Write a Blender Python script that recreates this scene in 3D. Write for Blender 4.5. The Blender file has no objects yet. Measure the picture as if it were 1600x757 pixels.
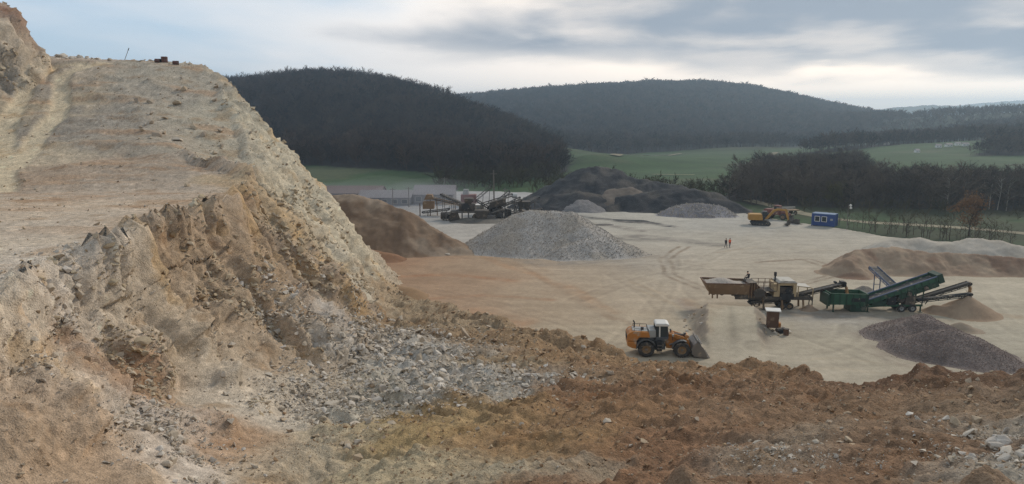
import bpy, bmesh, math, random
import numpy as np
from mathutils import Vector, Matrix, Euler

random.seed(7)
RNG = np.random.default_rng(7)
SC = bpy.context.scene
COL = SC.collection

# ------------------------------------------------------------------ camera
CAM_H = 24.5
FPX, CU, CV = 1200.0, 800.0, 378.5          # focal length and centre in photo pixels
PITCH = math.radians(9.7)
cam_d = bpy.data.cameras.new('camera')
cam_d.sensor_width = 36.0
cam_d.lens = 36.0 * FPX / 1600.0
cam_d.clip_start = 0.3
cam_d.clip_end = 30000
cam = bpy.data.objects.new('camera', cam_d)
COL.objects.link(cam)
cam.location = (0, 0, CAM_H)
cam.rotation_euler = (math.pi / 2 - PITCH, 0, 0)
SC.camera = cam

# ------------------------------------------------------------------ sky and sun
SUN_EL, SUN_AZ = math.radians(33), math.radians(44)   # azimuth measured from +Y towards +X
sun_vec = Vector((math.cos(SUN_EL) * math.sin(SUN_AZ), math.cos(SUN_EL) * math.cos(SUN_AZ), math.sin(SUN_EL)))
W = bpy.data.worlds.new('World')
SC.world = W
W.use_nodes = True


def N(nt, typ, **kw):
    n = nt.nodes.new(typ)
    for k, v in kw.items():
        if k == 'op':
            n.operation = v
        elif hasattr(n, k):
            setattr(n, k, v)
    return n


def math_node(nt, op, a, b=None, c=None, clamp=False):
    n = nt.nodes.new('ShaderNodeMath')
    n.operation = op
    n.use_clamp = clamp
    for i, x in enumerate((a, b, c)):
        if x is None:
            continue
        if isinstance(x, (int, float)):
            n.inputs[i].default_value = x
        else:
            nt.links.new(x, n.inputs[i])
    return n.outputs[0]


def smooth(nt, x, lo, hi):
    n = nt.nodes.new('ShaderNodeMapRange')
    n.interpolation_type = 'SMOOTHSTEP'
    n.inputs['From Min'].default_value = lo
    n.inputs['From Max'].default_value = hi
    nt.links.new(x, n.inputs['Value'])
    return n.outputs['Result']


def mixc(nt, fac, a, b, blend='MIX'):
    n = nt.nodes.new('ShaderNodeMix')
    n.data_type = 'RGBA'
    n.blend_type = blend
    for s, x in ((n.inputs[0], fac), (n.inputs[6], a), (n.inputs[7], b)):
        if isinstance(x, (int, float)):
            s.default_value = x
        elif isinstance(x, tuple):
            s.default_value = x if len(x) == 4 else (*x, 1)
        else:
            nt.links.new(x, s)
    return n.outputs[2]


def build_world():
    nt = W.node_tree
    nt.nodes.clear()
    L = nt.links.new
    out = N(nt, 'ShaderNodeOutputWorld')
    bg = N(nt, 'ShaderNodeBackground')
    bg.inputs['Strength'].default_value = 0.10
    L(bg.outputs[0], out.inputs[0])
    sky = N(nt, 'ShaderNodeTexSky')
    sky.sky_type = 'NISHITA'
    sky.sun_disc = False
    sky.sun_elevation = SUN_EL
    sky.sun_rotation = SUN_AZ
    sky.altitude = 300
    sky.dust_density = 1.5
    tc = N(nt, 'ShaderNodeTexCoord')
    sep = N(nt, 'ShaderNodeSeparateXYZ')
    L(tc.outputs['Generated'], sep.inputs[0])
    X, Y, Z = sep.outputs
    zc = math_node(nt, 'ADD', math_node(nt, 'MAXIMUM', Z, 0.0), 0.10)
    px = math_node(nt, 'DIVIDE', X, zc)
    py = math_node(nt, 'DIVIDE', Y, zc)
    comb = N(nt, 'ShaderNodeCombineXYZ')
    L(px, comb.inputs[0]); L(py, comb.inputs[1])
    def noise(scale, det, loc, rough=0.5, dist=0.0, sc=(1, 1, 1)):
        mp = N(nt, 'ShaderNodeMapping')
        mp.inputs['Location'].default_value = loc
        mp.inputs['Scale'].default_value = sc
        L(comb.outputs[0], mp.inputs[0])
        n = N(nt, 'ShaderNodeTexNoise')
        n.inputs['Scale'].default_value = scale
        n.inputs['Detail'].default_value = det
        n.inputs['Roughness'].default_value = rough
        n.inputs['Distortion'].default_value = dist
        L(mp.outputs[0], n.inputs['Vector'])
        return n.outputs['Fac']
    # a deck of grey cloud that begins ahead and thickens to the right (+X); thin bright veils and blue gaps to the left
    big = noise(0.40, 4, (3.1, 1.7, 0), 0.5, 0.2, (1.0, 0.60, 1))
    mid = noise(0.85, 5, (0.4, 7.2, 0), 0.5, 0.2, (1.0, 0.75, 1))
    dens = math_node(nt, 'ADD', math_node(nt, 'MULTIPLY', big, 0.6), math_node(nt, 'MULTIPLY', mid, 0.4))
    wob = math_node(nt, 'MULTIPLY', math_node(nt, 'SUBTRACT', dens, 0.5), 1.3)
    pxw = math_node(nt, 'MULTIPLY_ADD', wob, 6.0, px)
    veil = smooth(nt, pxw, -3.4, -0.9)
    body = smooth(nt, pxw, -1.6, 0.5)
    pyw = math_node(nt, 'MULTIPLY_ADD', wob, 5.0, py)
    far = smooth(nt, pyw, 5.5, 6.9)
    thick2 = math_node(nt, 'MULTIPLY', math_node(nt, 'MULTIPLY', body, math_node(nt, 'SUBTRACT', 1.0, far)), math_node(nt, 'MULTIPLY_ADD', smooth(nt, mid, 0.36, 0.58), 0.35, 0.65))
    # forward-scattered glow of the veiled sun
    dot = N(nt, 'ShaderNodeVectorMath', operation='DOT_PRODUCT')
    L(tc.outputs['Generated'], dot.inputs[0])
    gd = sun_vec.copy(); gd.z *= .3; gd.x *= .45; gd.normalize()
    dot.inputs[1].default_value = gd
    glow = math_node(nt, 'POWER', math_node(nt, 'MAXIMUM', dot.outputs['Value'], 0.0), 6.0)
    veilcol = mixc(nt, glow, (7.2, 7.9, 8.7), (17.0, 14.4, 11.8))
    greycol = mixc(nt, glow, (3.2, 3.8, 4.6), (3.5, 4.1, 4.9))
    base = mixc(nt, 0.75, sky.outputs[0], (5.6, 7.4, 9.3))
    c = mixc(nt, veil, base, veilcol)
    c = mixc(nt, thick2, c, greycol)
    L(c, bg.inputs['Color'])


build_world()
sun_d = bpy.data.lights.new('sun', 'SUN')
sun_d.energy = 2.2
sun_d.angle = math.radians(10)
sun_d.color = (1.0, 0.90, 0.77)
sun = bpy.data.objects.new('sun', sun_d)
COL.objects.link(sun)
sun.rotation_euler = (-sun_vec).to_track_quat('-Z', 'Y').to_euler()
sun.location = (0, 0, 200)

SC.view_settings.view_transform = 'Standard'
SC.view_settings.look = 'None'
SC.view_settings.exposure = 0.0
SC.view_settings.gamma = 1.0
SC.view_settings.use_curve_mapping = False
SC.render.engine = 'CYCLES'
SC.cycles.use_denoising = True
SC.cycles.denoising_prefilter = 'NONE'
SC.cycles.max_bounces = 5
SC.cycles.diffuse_bounces = 2
SC.cycles.glossy_bounces = 2
SC.cycles.transmission_bounces = 3
SC.cycles.transparent_max_bounces = 6
SC.cycles.volume_bounces = 0
SC.cycles.caustics_reflective = False
SC.cycles.caustics_refractive = False


# ------------------------------------------------------------------ geometry of the place: pixel <-> world
CP, SP = math.cos(PITCH), math.sin(PITCH)


def ray(u, v):
    a = (u - CU) / FPX
    b = (CV - v) / FPX
    return a, CP + b * SP, -SP + b * CP


def atY(u, v, Y):
    "the point of the place that lies Y metres ahead in the sight line of a photo pixel"
    a, y, z = ray(u, v)
    t = Y / y
    return (a * t, Y, CAM_H + z * t)


def G(u, v, z=0.0):
    a, y, dz = ray(u, v)
    t = (z - CAM_H) / dz
    return (a * t, y * t, z)


def lin(r, g, b, k=1.0):
    f = lambda c: ((c / 255 + 0.055) / 1.055) ** 2.4 if c > 10 else c / 255 / 12.92
    return (f(r) * k, f(g) * k, f(b) * k)


# ------------------------------------------------------------------ numpy noise
_LAT = np.random.default_rng(99).uniform(-1, 1, 64 ** 3).astype(np.float32)


def vnoise(P, seed=0):
    P = np.asarray(P, np.float32)
    I = np.floor(P).astype(np.int32)
    F = P - I
    F = F * F * F * (F * (F * 6 - 15) + 10)
    I += np.array([seed * 7 % 64, seed * 13 % 64, seed * 29 % 64], np.int32)
    x0 = (I[:, 0] & 63) << 12; x1 = ((I[:, 0] + 1) & 63) << 12
    y0 = (I[:, 1] & 63) << 6; y1 = ((I[:, 1] + 1) & 63) << 6
    z0 = I[:, 2] & 63; z1 = (I[:, 2] + 1) & 63
    fx, fy, fz = F[:, 0], F[:, 1], F[:, 2]
    def lz(a):
        p, q = _LAT[a | z0], _LAT[a | z1]
        return p + (q - p) * fz
    a, b = lz(x0 | y0), lz(x0 | y1)
    c, d = lz(x1 | y0), lz(x1 | y1)
    a += (b - a) * fy
    c += (d - c) * fy
    return a + (c - a) * fx


_R = np.array(Euler((0.6, 0.4, 0.9)).to_matrix(), np.float32)


def fbm(P, octv=4, seed=0, gain=0.5, mode='fbm'):
    out = 0
    a, tot = 1.0, 0.0
    Q = np.array(P, np.float32)
    for o in range(octv):
        n = vnoise(Q, seed + o * 17)
        if mode == 'ridge':
            n = 1 - 2 * np.abs(n)
        elif mode == 'billow':
            n = 2 * np.abs(n) - 0.6
        out = out + a * n
        tot += a
        a *= gain
        Q = (Q @ _R.T) * np.float32(2.03) + np.float32(11.3)
    return out / tot


def worley(P, seed=0, jit=.9):
    "nearest jittered lattice point: distance, offset vector and three random numbers of its cell"
    P = np.asarray(P, np.float32)
    I = np.floor(P).astype(np.int32)
    best = np.full(len(P), 1e9, np.float32)
    off = np.zeros((len(P), 3), np.float32)
    key = np.zeros(len(P), np.int32)
    for dx in (-1, 0, 1):
        for dy in (-1, 0, 1):
            for dz in (-1, 0, 1):
                J = I + np.array([dx, dy, dz], np.int32)
                k = (((J[:, 0] + seed * 5) & 63) << 12) | (((J[:, 1] + seed * 11) & 63) << 6) | ((J[:, 2] + seed * 23) & 63)
                C = np.stack([_LAT[k], _LAT[(k * 7 + 101) & 262143], _LAT[(k * 13 + 977) & 262143]], 1) * np.float32(.5 * jit) + np.float32(.5) + J
                D = P - C
                d = np.einsum('ij,ij->i', D, D)
                m = d < best
                best[m] = d[m]; off[m] = D[m]; key[m] = k[m]
    rnd = np.stack([_LAT[(key * 17 + 5) & 262143], _LAT[(key * 29 + 55) & 262143], _LAT[(key * 37 + 555) & 262143]], 1)
    return np.sqrt(best), off, rnd


def facets(P, seed=0, tilt=.65):
    "broken rock: every cell a tilted flat facet at its own height"
    d, o, r = worley(P, seed)
    return .6 * r[:, 0] + tilt * np.einsum('ij,ij->i', o, r)


def P3(x, y, z=None, s=1.0):
    z = np.zeros_like(x) if z is None else z
    return np.stack([x, y, z], 1) / s


def sstep(x, a, b):
    t = np.clip((x - a) / (b - a), 0, 1)
    return t * t * (3 - 2 * t)


def smax(a, b, k):
    h = np.clip(k - np.abs(a - b), 0, None) / k
    return np.maximum(a, b) + h * h * k * 0.25


class TPS:
    def __init__(s, pts, lam=0.0):
        p = np.array(pts, float)
        s.p = p[:, :2]
        n = len(p)
        K = s.U(s.p)
        K[np.arange(n), np.arange(n)] += lam
        A = np.zeros((n + 3, n + 3))
        A[:n, :n] = K
        A[:n, n] = 1; A[:n, n + 1:] = s.p
        A[n, :n] = 1; A[n + 1:, :n] = s.p.T
        s.w = np.linalg.solve(A, np.concatenate([p[:, 2], np.zeros(3)]))

    def U(s, q):
        d2 = ((q[:, None, :] - s.p[None]) ** 2).sum(2)
        return np.where(d2 > 0, 0.5 * d2 * np.log(np.maximum(d2, 1e-12)), 0)

    def __call__(s, X, Y):
        out = np.empty(len(X))
        for i in range(0, len(X), 50000):
            q = np.stack([X[i:i + 50000], Y[i:i + 50000]], 1)
            n = len(s.p)
            out[i:i + 50000] = s.U(q) @ s.w[:n] + s.w[n] + q @ s.w[n + 1:]
        return out


# ------------------------------------------------------------------ object helpers
def tag(o, label=None, cat=None, group=None, kind=None):
    if label: o['label'] = label
    if cat: o['category'] = cat
    if group: o['group'] = group
    if kind: o['kind'] = kind
    return o


def empty(name, loc=(0, 0, 0), rz=0.0, label=None, cat=None, group=None):
    o = bpy.data.objects.new(name, None)
    COL.objects.link(o)
    o.location = loc
    o.rotation_euler = (0, 0, rz)
    o.empty_display_size = 0.3
    return tag(o, label, cat, group)


def link(name, me, parent=None, m=None):
    o = bpy.data.objects.new(name, me)
    COL.objects.link(o)
    o.parent = parent
    if m is not None and not me.materials:
        me.materials.append(m)
    return o


def np_mesh(name, V, F, cols=None, smoothf=True):
    me = bpy.data.meshes.new(name)
    V = np.asarray(V, np.float32)
    F = np.asarray(F, np.int32)
    k = F.shape[1]
    me.vertices.add(len(V))
    me.vertices.foreach_set('co', V.ravel())
    me.loops.add(F.size)
    me.loops.foreach_set('vertex_index', F.ravel())
    me.polygons.add(len(F))
    me.polygons.foreach_set('loop_start', np.arange(0, F.size, k, dtype=np.int32))
    me.polygons.foreach_set('loop_total', np.full(len(F), k, np.int32))
    me.polygons.foreach_set('use_smooth', np.full(len(F), smoothf))
    me.update(calc_edges=True)
    if cols is not None:
        at = me.color_attributes.new('Col', 'FLOAT_COLOR', 'POINT')
        at.data.foreach_set('color', np.concatenate([cols, np.ones((len(cols), 1))], 1).astype(np.float32).ravel())
    return me


def compact(V, F, *extra):
    used = np.zeros(len(V), bool)
    used[F.ravel()] = True
    idx = np.cumsum(used) - 1
    return (V[used], idx[F]) + tuple(e[used] for e in extra)


def grid_faces(nr, nc):
    i = np.arange(nr - 1)[:, None] * nc + np.arange(nc - 1)[None]
    return np.stack([i, i + 1, i + 1 + nc, i + nc], -1).reshape(-1, 4)


# ------------------------------------------------------------------ materials
_M = {}


def mat(name, col, rough=0.7, metal=0.0, var=0.18, scale=2.0, dirt=None, dirt_amt=0.0, bump=0.0, glass=False):
    if name in _M:
        return _M[name]
    m = bpy.data.materials.new(name)
    m.use_nodes = True
    nt = m.node_tree
    b = nt.nodes['Principled BSDF']
    L = nt.links.new
    tc = N(nt, 'ShaderNodeTexCoord')
    n = N(nt, 'ShaderNodeTexNoise')
    n.inputs['Scale'].default_value = scale
    n.inputs['Detail'].default_value = 5
    L(tc.outputs['Object'], n.inputs['Vector'])
    lo = tuple(c * (1 - var) for c in col)
    hi = tuple(min(1, c * (1 + var)) for c in col)
    c = mixc(nt, n.outputs['Fac'], lo, hi)
    if dirt:
        n2 = N(nt, 'ShaderNodeTexNoise')
        n2.inputs['Scale'].default_value = scale * 0.8
        n2.inputs['Detail'].default_value = 7
        n2.inputs['Roughness'].default_value = 0.65
        mp = N(nt, 'ShaderNodeMapping')
        mp.inputs['Location'].default_value = (3, 5, 1)
        L(tc.outputs['Object'], mp.inputs[0]); L(mp.outputs[0], n2.inputs['Vector'])
        f = math_node(nt, 'MULTIPLY', smooth(nt, n2.outputs['Fac'], 0.62 - dirt_amt * 0.4, 0.72 - dirt_amt * 0.2), 0.85)
        c = mixc(nt, f, c, dirt)
    L(c, b.inputs['Base Color'])
    b.inputs['Roughness'].default_value = rough
    b.inputs['Metallic'].default_value = metal
    if bump:
        bp = N(nt, 'ShaderNodeBump')
        bp.inputs['Strength'].default_value = bump
        bp.inputs['Distance'].default_value = 0.05
        L(n.outputs['Fac'], bp.inputs['Height']); L(bp.outputs[0], b.inputs['Normal'])
    _M[name] = m
    return m


def earth(name, speck=0.25, fine=6.0, grain=40.0, bump=0.5, dist=0.06, rough=0.95):
    "vertex-colour earth or rock with fine grain and relief"
    m = bpy.data.materials.new(name)
    m.use_nodes = True
    nt = m.node_tree
    b = nt.nodes['Principled BSDF']
    L = nt.links.new
    at = N(nt, 'ShaderNodeAttribute')
    at.attribute_name = 'Col'
    tc = N(nt, 'ShaderNodeTexCoord')
    def noi(s, d, r=0.6):
        n = N(nt, 'ShaderNodeTexNoise')
        n.inputs['Scale'].default_value = s
        n.inputs['Detail'].default_value = d
        n.inputs['Roughness'].default_value = r
        L(tc.outputs['Object'], n.inputs['Vector'])
        return n.outputs['Fac']
    n1 = noi(fine, 6)
    n2 = noi(grain, 3)
    n3 = noi(fine * 0.22, 4)
    f = math_node(nt, 'ADD', math_node(nt, 'ADD', math_node(nt, 'MULTIPLY', n1, 0.9), math_node(nt, 'MULTIPLY', n2, 1.0)), math_node(nt, 'MULTIPLY', n3, 0.5))
    f = math_node(nt, 'MULTIPLY_ADD', math_node(nt, 'SUBTRACT', f, 1.2), speck * 4, 1.0)
    f = math_node(nt, 'MINIMUM', math_node(nt, 'MAXIMUM', f, 0.45), 1.7)
    cc = N(nt, 'ShaderNodeCombineColor')
    for i in range(3):
        L(f, cc.inputs[i])
    L(mixc(nt, 1.0, at.outputs['Color'], cc.outputs[0], 'MULTIPLY'), b.inputs['Base Color'])
    b.inputs['Roughness'].default_value = rough
    b.inputs['Specular IOR Level'].default_value = 0.15
    bp = N(nt, 'ShaderNodeBump')
    bp.inputs['Strength'].default_value = bump
    bp.inputs['Distance'].default_value = dist
    L(math_node(nt, 'ADD', n1, math_node(nt, 'MULTIPLY', n2, 0.6)), bp.inputs['Height'])
    L(bp.outputs[0], b.inputs['Normal'])
    _M[name] = m
    return m


def stone_mat(name, cols, grain=8.0):
    "stones: one of several tones by the random number of each stone"
    m = bpy.data.materials.new(name)
    m.use_nodes = True
    nt = m.node_tree
    b = nt.nodes['Principled BSDF']
    L = nt.links.new
    oi = N(nt, 'ShaderNodeObjectInfo')
    r = N(nt, 'ShaderNodeValToRGB')
    r.color_ramp.interpolation = 'LINEAR'
    els = r.color_ramp.elements
    while len(els) < len(cols):
        els.new(0.5)
    for i, c in enumerate(cols):
        els[i].position = i / (len(cols) - 1)
        els[i].color = (*c, 1)
    L(oi.outputs['Random'], r.inputs[0])
    tc = N(nt, 'ShaderNodeTexCoord')
    n = N(nt, 'ShaderNodeTexNoise')
    n.inputs['Scale'].default_value = grain
    n.inputs['Detail'].default_value = 5
    L(tc.outputs['Object'], n.inputs['Vector'])
    L(mixc(nt, math_node(nt, 'MULTIPLY', n.outputs['Fac'], 0.3), r.outputs[0], (0.16, 0.12, 0.09)), b.inputs['Base Color'])
    b.inputs['Roughness'].default_value = 0.92
    b.inputs['Specular IOR Level'].default_value = 0.2
    bp = N(nt, 'ShaderNodeBump')
    bp.inputs['Strength'].default_value = 0.5
    bp.inputs['Distance'].default_value = 0.04
    L(n.outputs['Fac'], bp.inputs['Height']); L(bp.outputs[0], b.inputs['Normal'])
    _M[name] = m
    return m


# ------------------------------------------------------------------ scattering (for masses nobody could count)
HIDE = bpy.data.collections.new('prototypes')      # not linked to the scene: only a source for scatter()


def scatter(name, pts, rots, scls, idx, protos, parent=None, kind='stuff'):
    me = bpy.data.meshes.new(name)
    me.vertices.add(len(pts))
    me.vertices.foreach_set('co', np.asarray(pts, np.float32).ravel())
    for an, ty, arr, key in (('rot', 'FLOAT_VECTOR', rots, 'vector'), ('scl', 'FLOAT_VECTOR', scls, 'vector'), ('pid', 'INT', idx, 'value')):
        at = me.attributes.new(an, ty, 'POINT')
        at.data.foreach_set(key, np.asarray(arr, np.int32 if ty == 'INT' else np.float32).ravel())
    o = link(name, me, parent)
    o['kind'] = kind
    c = bpy.data.collections.new(name + '_kinds')
    for p in protos:
        c.objects.link(p)
    ng = bpy.data.node_groups.new(name, 'GeometryNodeTree')
    ng.interface.new_socket('Geometry', in_out='INPUT', socket_type='NodeSocketGeometry')
    ng.interface.new_socket('Geometry', in_out='OUTPUT', socket_type='NodeSocketGeometry')
    L = ng.links.new
    gi, go = ng.nodes.new('NodeGroupInput'), ng.nodes.new('NodeGroupOutput')
    iop = ng.nodes.new('GeometryNodeInstanceOnPoints')
    ci = ng.nodes.new('GeometryNodeCollectionInfo')
    ci.inputs['Collection'].default_value = c
    ci.inputs['Separate Children'].default_value = True
    ci.inputs['Reset Children'].default_value = True
    def na(nm, ty):
        n = ng.nodes.new('GeometryNodeInputNamedAttribute')
        n.data_type = ty
        n.inputs['Name'].default_value = nm
        return n.outputs[0]
    L(gi.outputs[0], iop.inputs['Points'])
    L(ci.outputs[0], iop.inputs['Instance'])
    iop.inputs['Pick Instance'].default_value = True
    L(na('pid', 'INT'), iop.inputs['Instance Index'])
    L(na('rot', 'FLOAT_VECTOR'), iop.inputs['Rotation'])
    L(na('scl', 'FLOAT_VECTOR'), iop.inputs['Scale'])
    L(iop.outputs[0], go.inputs[0])
    md = o.modifiers.new('scatter', 'NODES')
    md.node_group = ng
    return o


def proto(name, me, m=None):
    if m is not None and not me.materials:
        me.materials.append(m)
    return bpy.data.objects.new(name, me)

# ================================================================== QUARRY TERRAIN
RY = np.array([0, 60, 69, 82, 95, 109, 122, 140, 200.])
RZ = np.array([17.6, 17.3, 17.4, 19.3, 22.4, 27.0, 31.6, 33.5, 36.])
# knot lines of the quarry side, one row per distance Y: edge of bench, upper break, mid face, toe
ST = np.array([
    # Y     Ex     E2x   E2z    Mx     Mz    Tx    Tz
    [0,   -17.0, -15.8, 15.6, -12.0, 14.2,  -7.0, 13.0],
    [15,  -19.0, -18.0, 15.3, -14.0, 13.6,  -9.0, 12.0],
    [30,  -21.0, -20.0, 14.8, -15.8, 12.3,  -9.0, 9.6],
    [45,  -21.6, -20.5, 14.1, -17.3, 11.0, -11.0, 7.0],
    [60,  -23.4, -22.1, 13.7, -18.3,  9.8, -12.0, 4.6],
    [75,  -28.5, -26.4, 15.2, -20.5, 10.3, -13.0, 2.6],
    [90,  -40.5, -31.0, 18.3, -22.5, 10.4, -13.6, .6],
    [100, -47.5, -36.0, 21.6, -25.3, 12.0, -14.6, 0.],
    [108, -52.5, -40.0, 25.0, -28.6, 14.8, -17.0, 0.],
    [116, -53.0, -43.5, 28.4, -32.5, 16.0, -21.0, 0.],
    [124, -53.0, -50.0, 31.6, -39.0, 17.0, -29.0, 0.],
    [140, -75.0, -70.0, 32.0, -58.0, 18.0, -47.0, 0.],
    [200, -140., -135., 33.0, -120., 18.0, -105, 0.]])


def cliff_h(X, Y):
    ii = lambda c: np.interp(Y, ST[:, 0], ST[:, c])
    rz = np.interp(Y, RY, RZ)
    Ex = ii(1)
    b2x = np.minimum(Ex - 10, np.interp(Y, [0, 85, 98, 112, 118, 140], [-72, -72, -72, -69, -71.5, -95]))
    K = [(b2x - 90, rz + 22), (b2x - 5, rz + 9.5), (b2x - 2.6, rz + np.interp(Y, [90, 100], [7, 8.6])), (b2x, rz + np.interp(Y, [60, 90], [0, 2.6])), (b2x + 2.5, rz + .5), (Ex, rz), (ii(2), ii(3)), (ii(4), ii(5)), (ii(6), ii(7)), (ii(6) + 40, ii(7) - 26)]
    z = np.full_like(X, 0.0)
    z = np.where(X < K[0][0], K[0][1], z)
    for (xa, za), (xb, zb) in zip(K[:-1], K[1:]):
        t = np.clip((X - xa) / np.maximum(xb - xa, 1e-3), 0, 1)
        z = np.where((X >= xa) & (X <= xb), za + (zb - za) * t, z)
    z = np.where(X > K[-1][0], K[-1][1], z)
    return z


CREST_PX = [(560, 462, 95), (600, 470, 93), (650, 473, 89), (700, 483, 84), (750, 500, 78), (800, 512, 74), (850, 523, 70), (900, 538, 66), (950, 552, 62.5),
            (1000, 573, 58), (1050, 584, 54), (1100, 589, 51), (1150, 592, 48.5), (1200, 590, 46.5), (1240, 600, 45), (1320, 606, 42.5), (1390, 600, 41),
            (1450, 592, 40), (1490, 590, 39.4), (1530, 607, 38.8), (1565, 614, 38), (1600, 606, 37.4), (1700, 606, 35.5)]
CREST = np.array([atY(*p) for p in CREST_PX])
CREST_X = np.concatenate([[-60, -30], CREST[:, 0], [40, 80]])
CREST_Y = np.concatenate([[97, 96], CREST[:, 1], [33, 28]])
S_PX = [(500, 757, 27), (600, 757, 25.4), (800, 757, 22.6), (1000, 757, 20.6), (1200, 757, 19), (1400, 757, 18), (1600, 757, 17.2),
        (560, 620, 46), (700, 560, 56), (850, 585, 48), (800, 650, 34), (1000, 650, 31), (1200, 668, 26.5), (1400, 672, 24.6), (1600, 682, 23),
        (600, 520, 74), (1100, 620, 39), (1300, 630, 35), (1500, 630, 32)]
S_T = TPS([tuple(c) for c in CREST] + [atY(*p) for p in S_PX]
          + [(0, 0, 22.6), (-8, 6, 19.5), (14, 4, 22.2), (30, 4, 22.), (60, 20, 15.), (60, 5, 20.), (-14, 30, 9.), (-22, 60, 4.), (-30, 90, .5), (-22, 12, 13)], 0.02)


MOUNDS = [(atY(u, v, Y)[:2], h, r) for u, v, Y, h, r in ((1475, 598, 39.3, .40, 2.6), (1195, 597, 46, .55, 3.2), (1600, 612, 37, .6, 2.2), (1320, 606, 42.3, -.45, 2.4), (1557, 610, 38, -.5, 1.5), (1040, 588, 54, .4, 2.5), (1100, 592, 50.5, -.3, 2.0), (870, 535, 67, .6, 3.0), (760, 505, 76, .6, 3.5))]


def spoil_h(X, Y):
    yc = np.interp(X, CREST_X, CREST_Y)
    z = S_T(X, np.minimum(Y, yc))
    for (cx_, cy_), h_, r_ in MOUNDS:
        z = z + h_ * np.exp(-(((X - cx_) / r_) ** 2 + ((Y - cy_) / (r_ * .8)) ** 2))
    return z - np.maximum(0, Y - yc) * 0.72


def quarry_h(X, Y, both=False):
    wx = fbm(P3(X, Y, s=9.), 3, 3)
    wy = fbm(P3(X, Y, s=9.), 3, 4)
    kw = 1.6 + 1.5 * (1 - sstep(Y, 62, 88))
    c = cliff_h(X + wx * kw, Y + wy * 2.2)
    s = spoil_h(X, Y + wy * 1.0 * sstep(Y, 20, 40))
    z = smax(c, s, 1.6)
    return (z, c, s) if both else z


def hit(u, v, y0=9.0, y1=260.0):
    "where the sight line of a photo pixel meets the quarry ground"
    a, y, dz = ray(u, v)
    Ys = np.concatenate([np.arange(y0, 60, 0.25), np.arange(60, y1, 0.5)])
    t = Ys / y
    z = np.maximum(quarry_h(a * t, Ys), 0)
    below = np.nonzero(CAM_H + dz * t < z)[0]
    if len(below) == 0:
        return None
    i = below[0]
    return np.array([a * t[i], Ys[i], z[i]])


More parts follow.
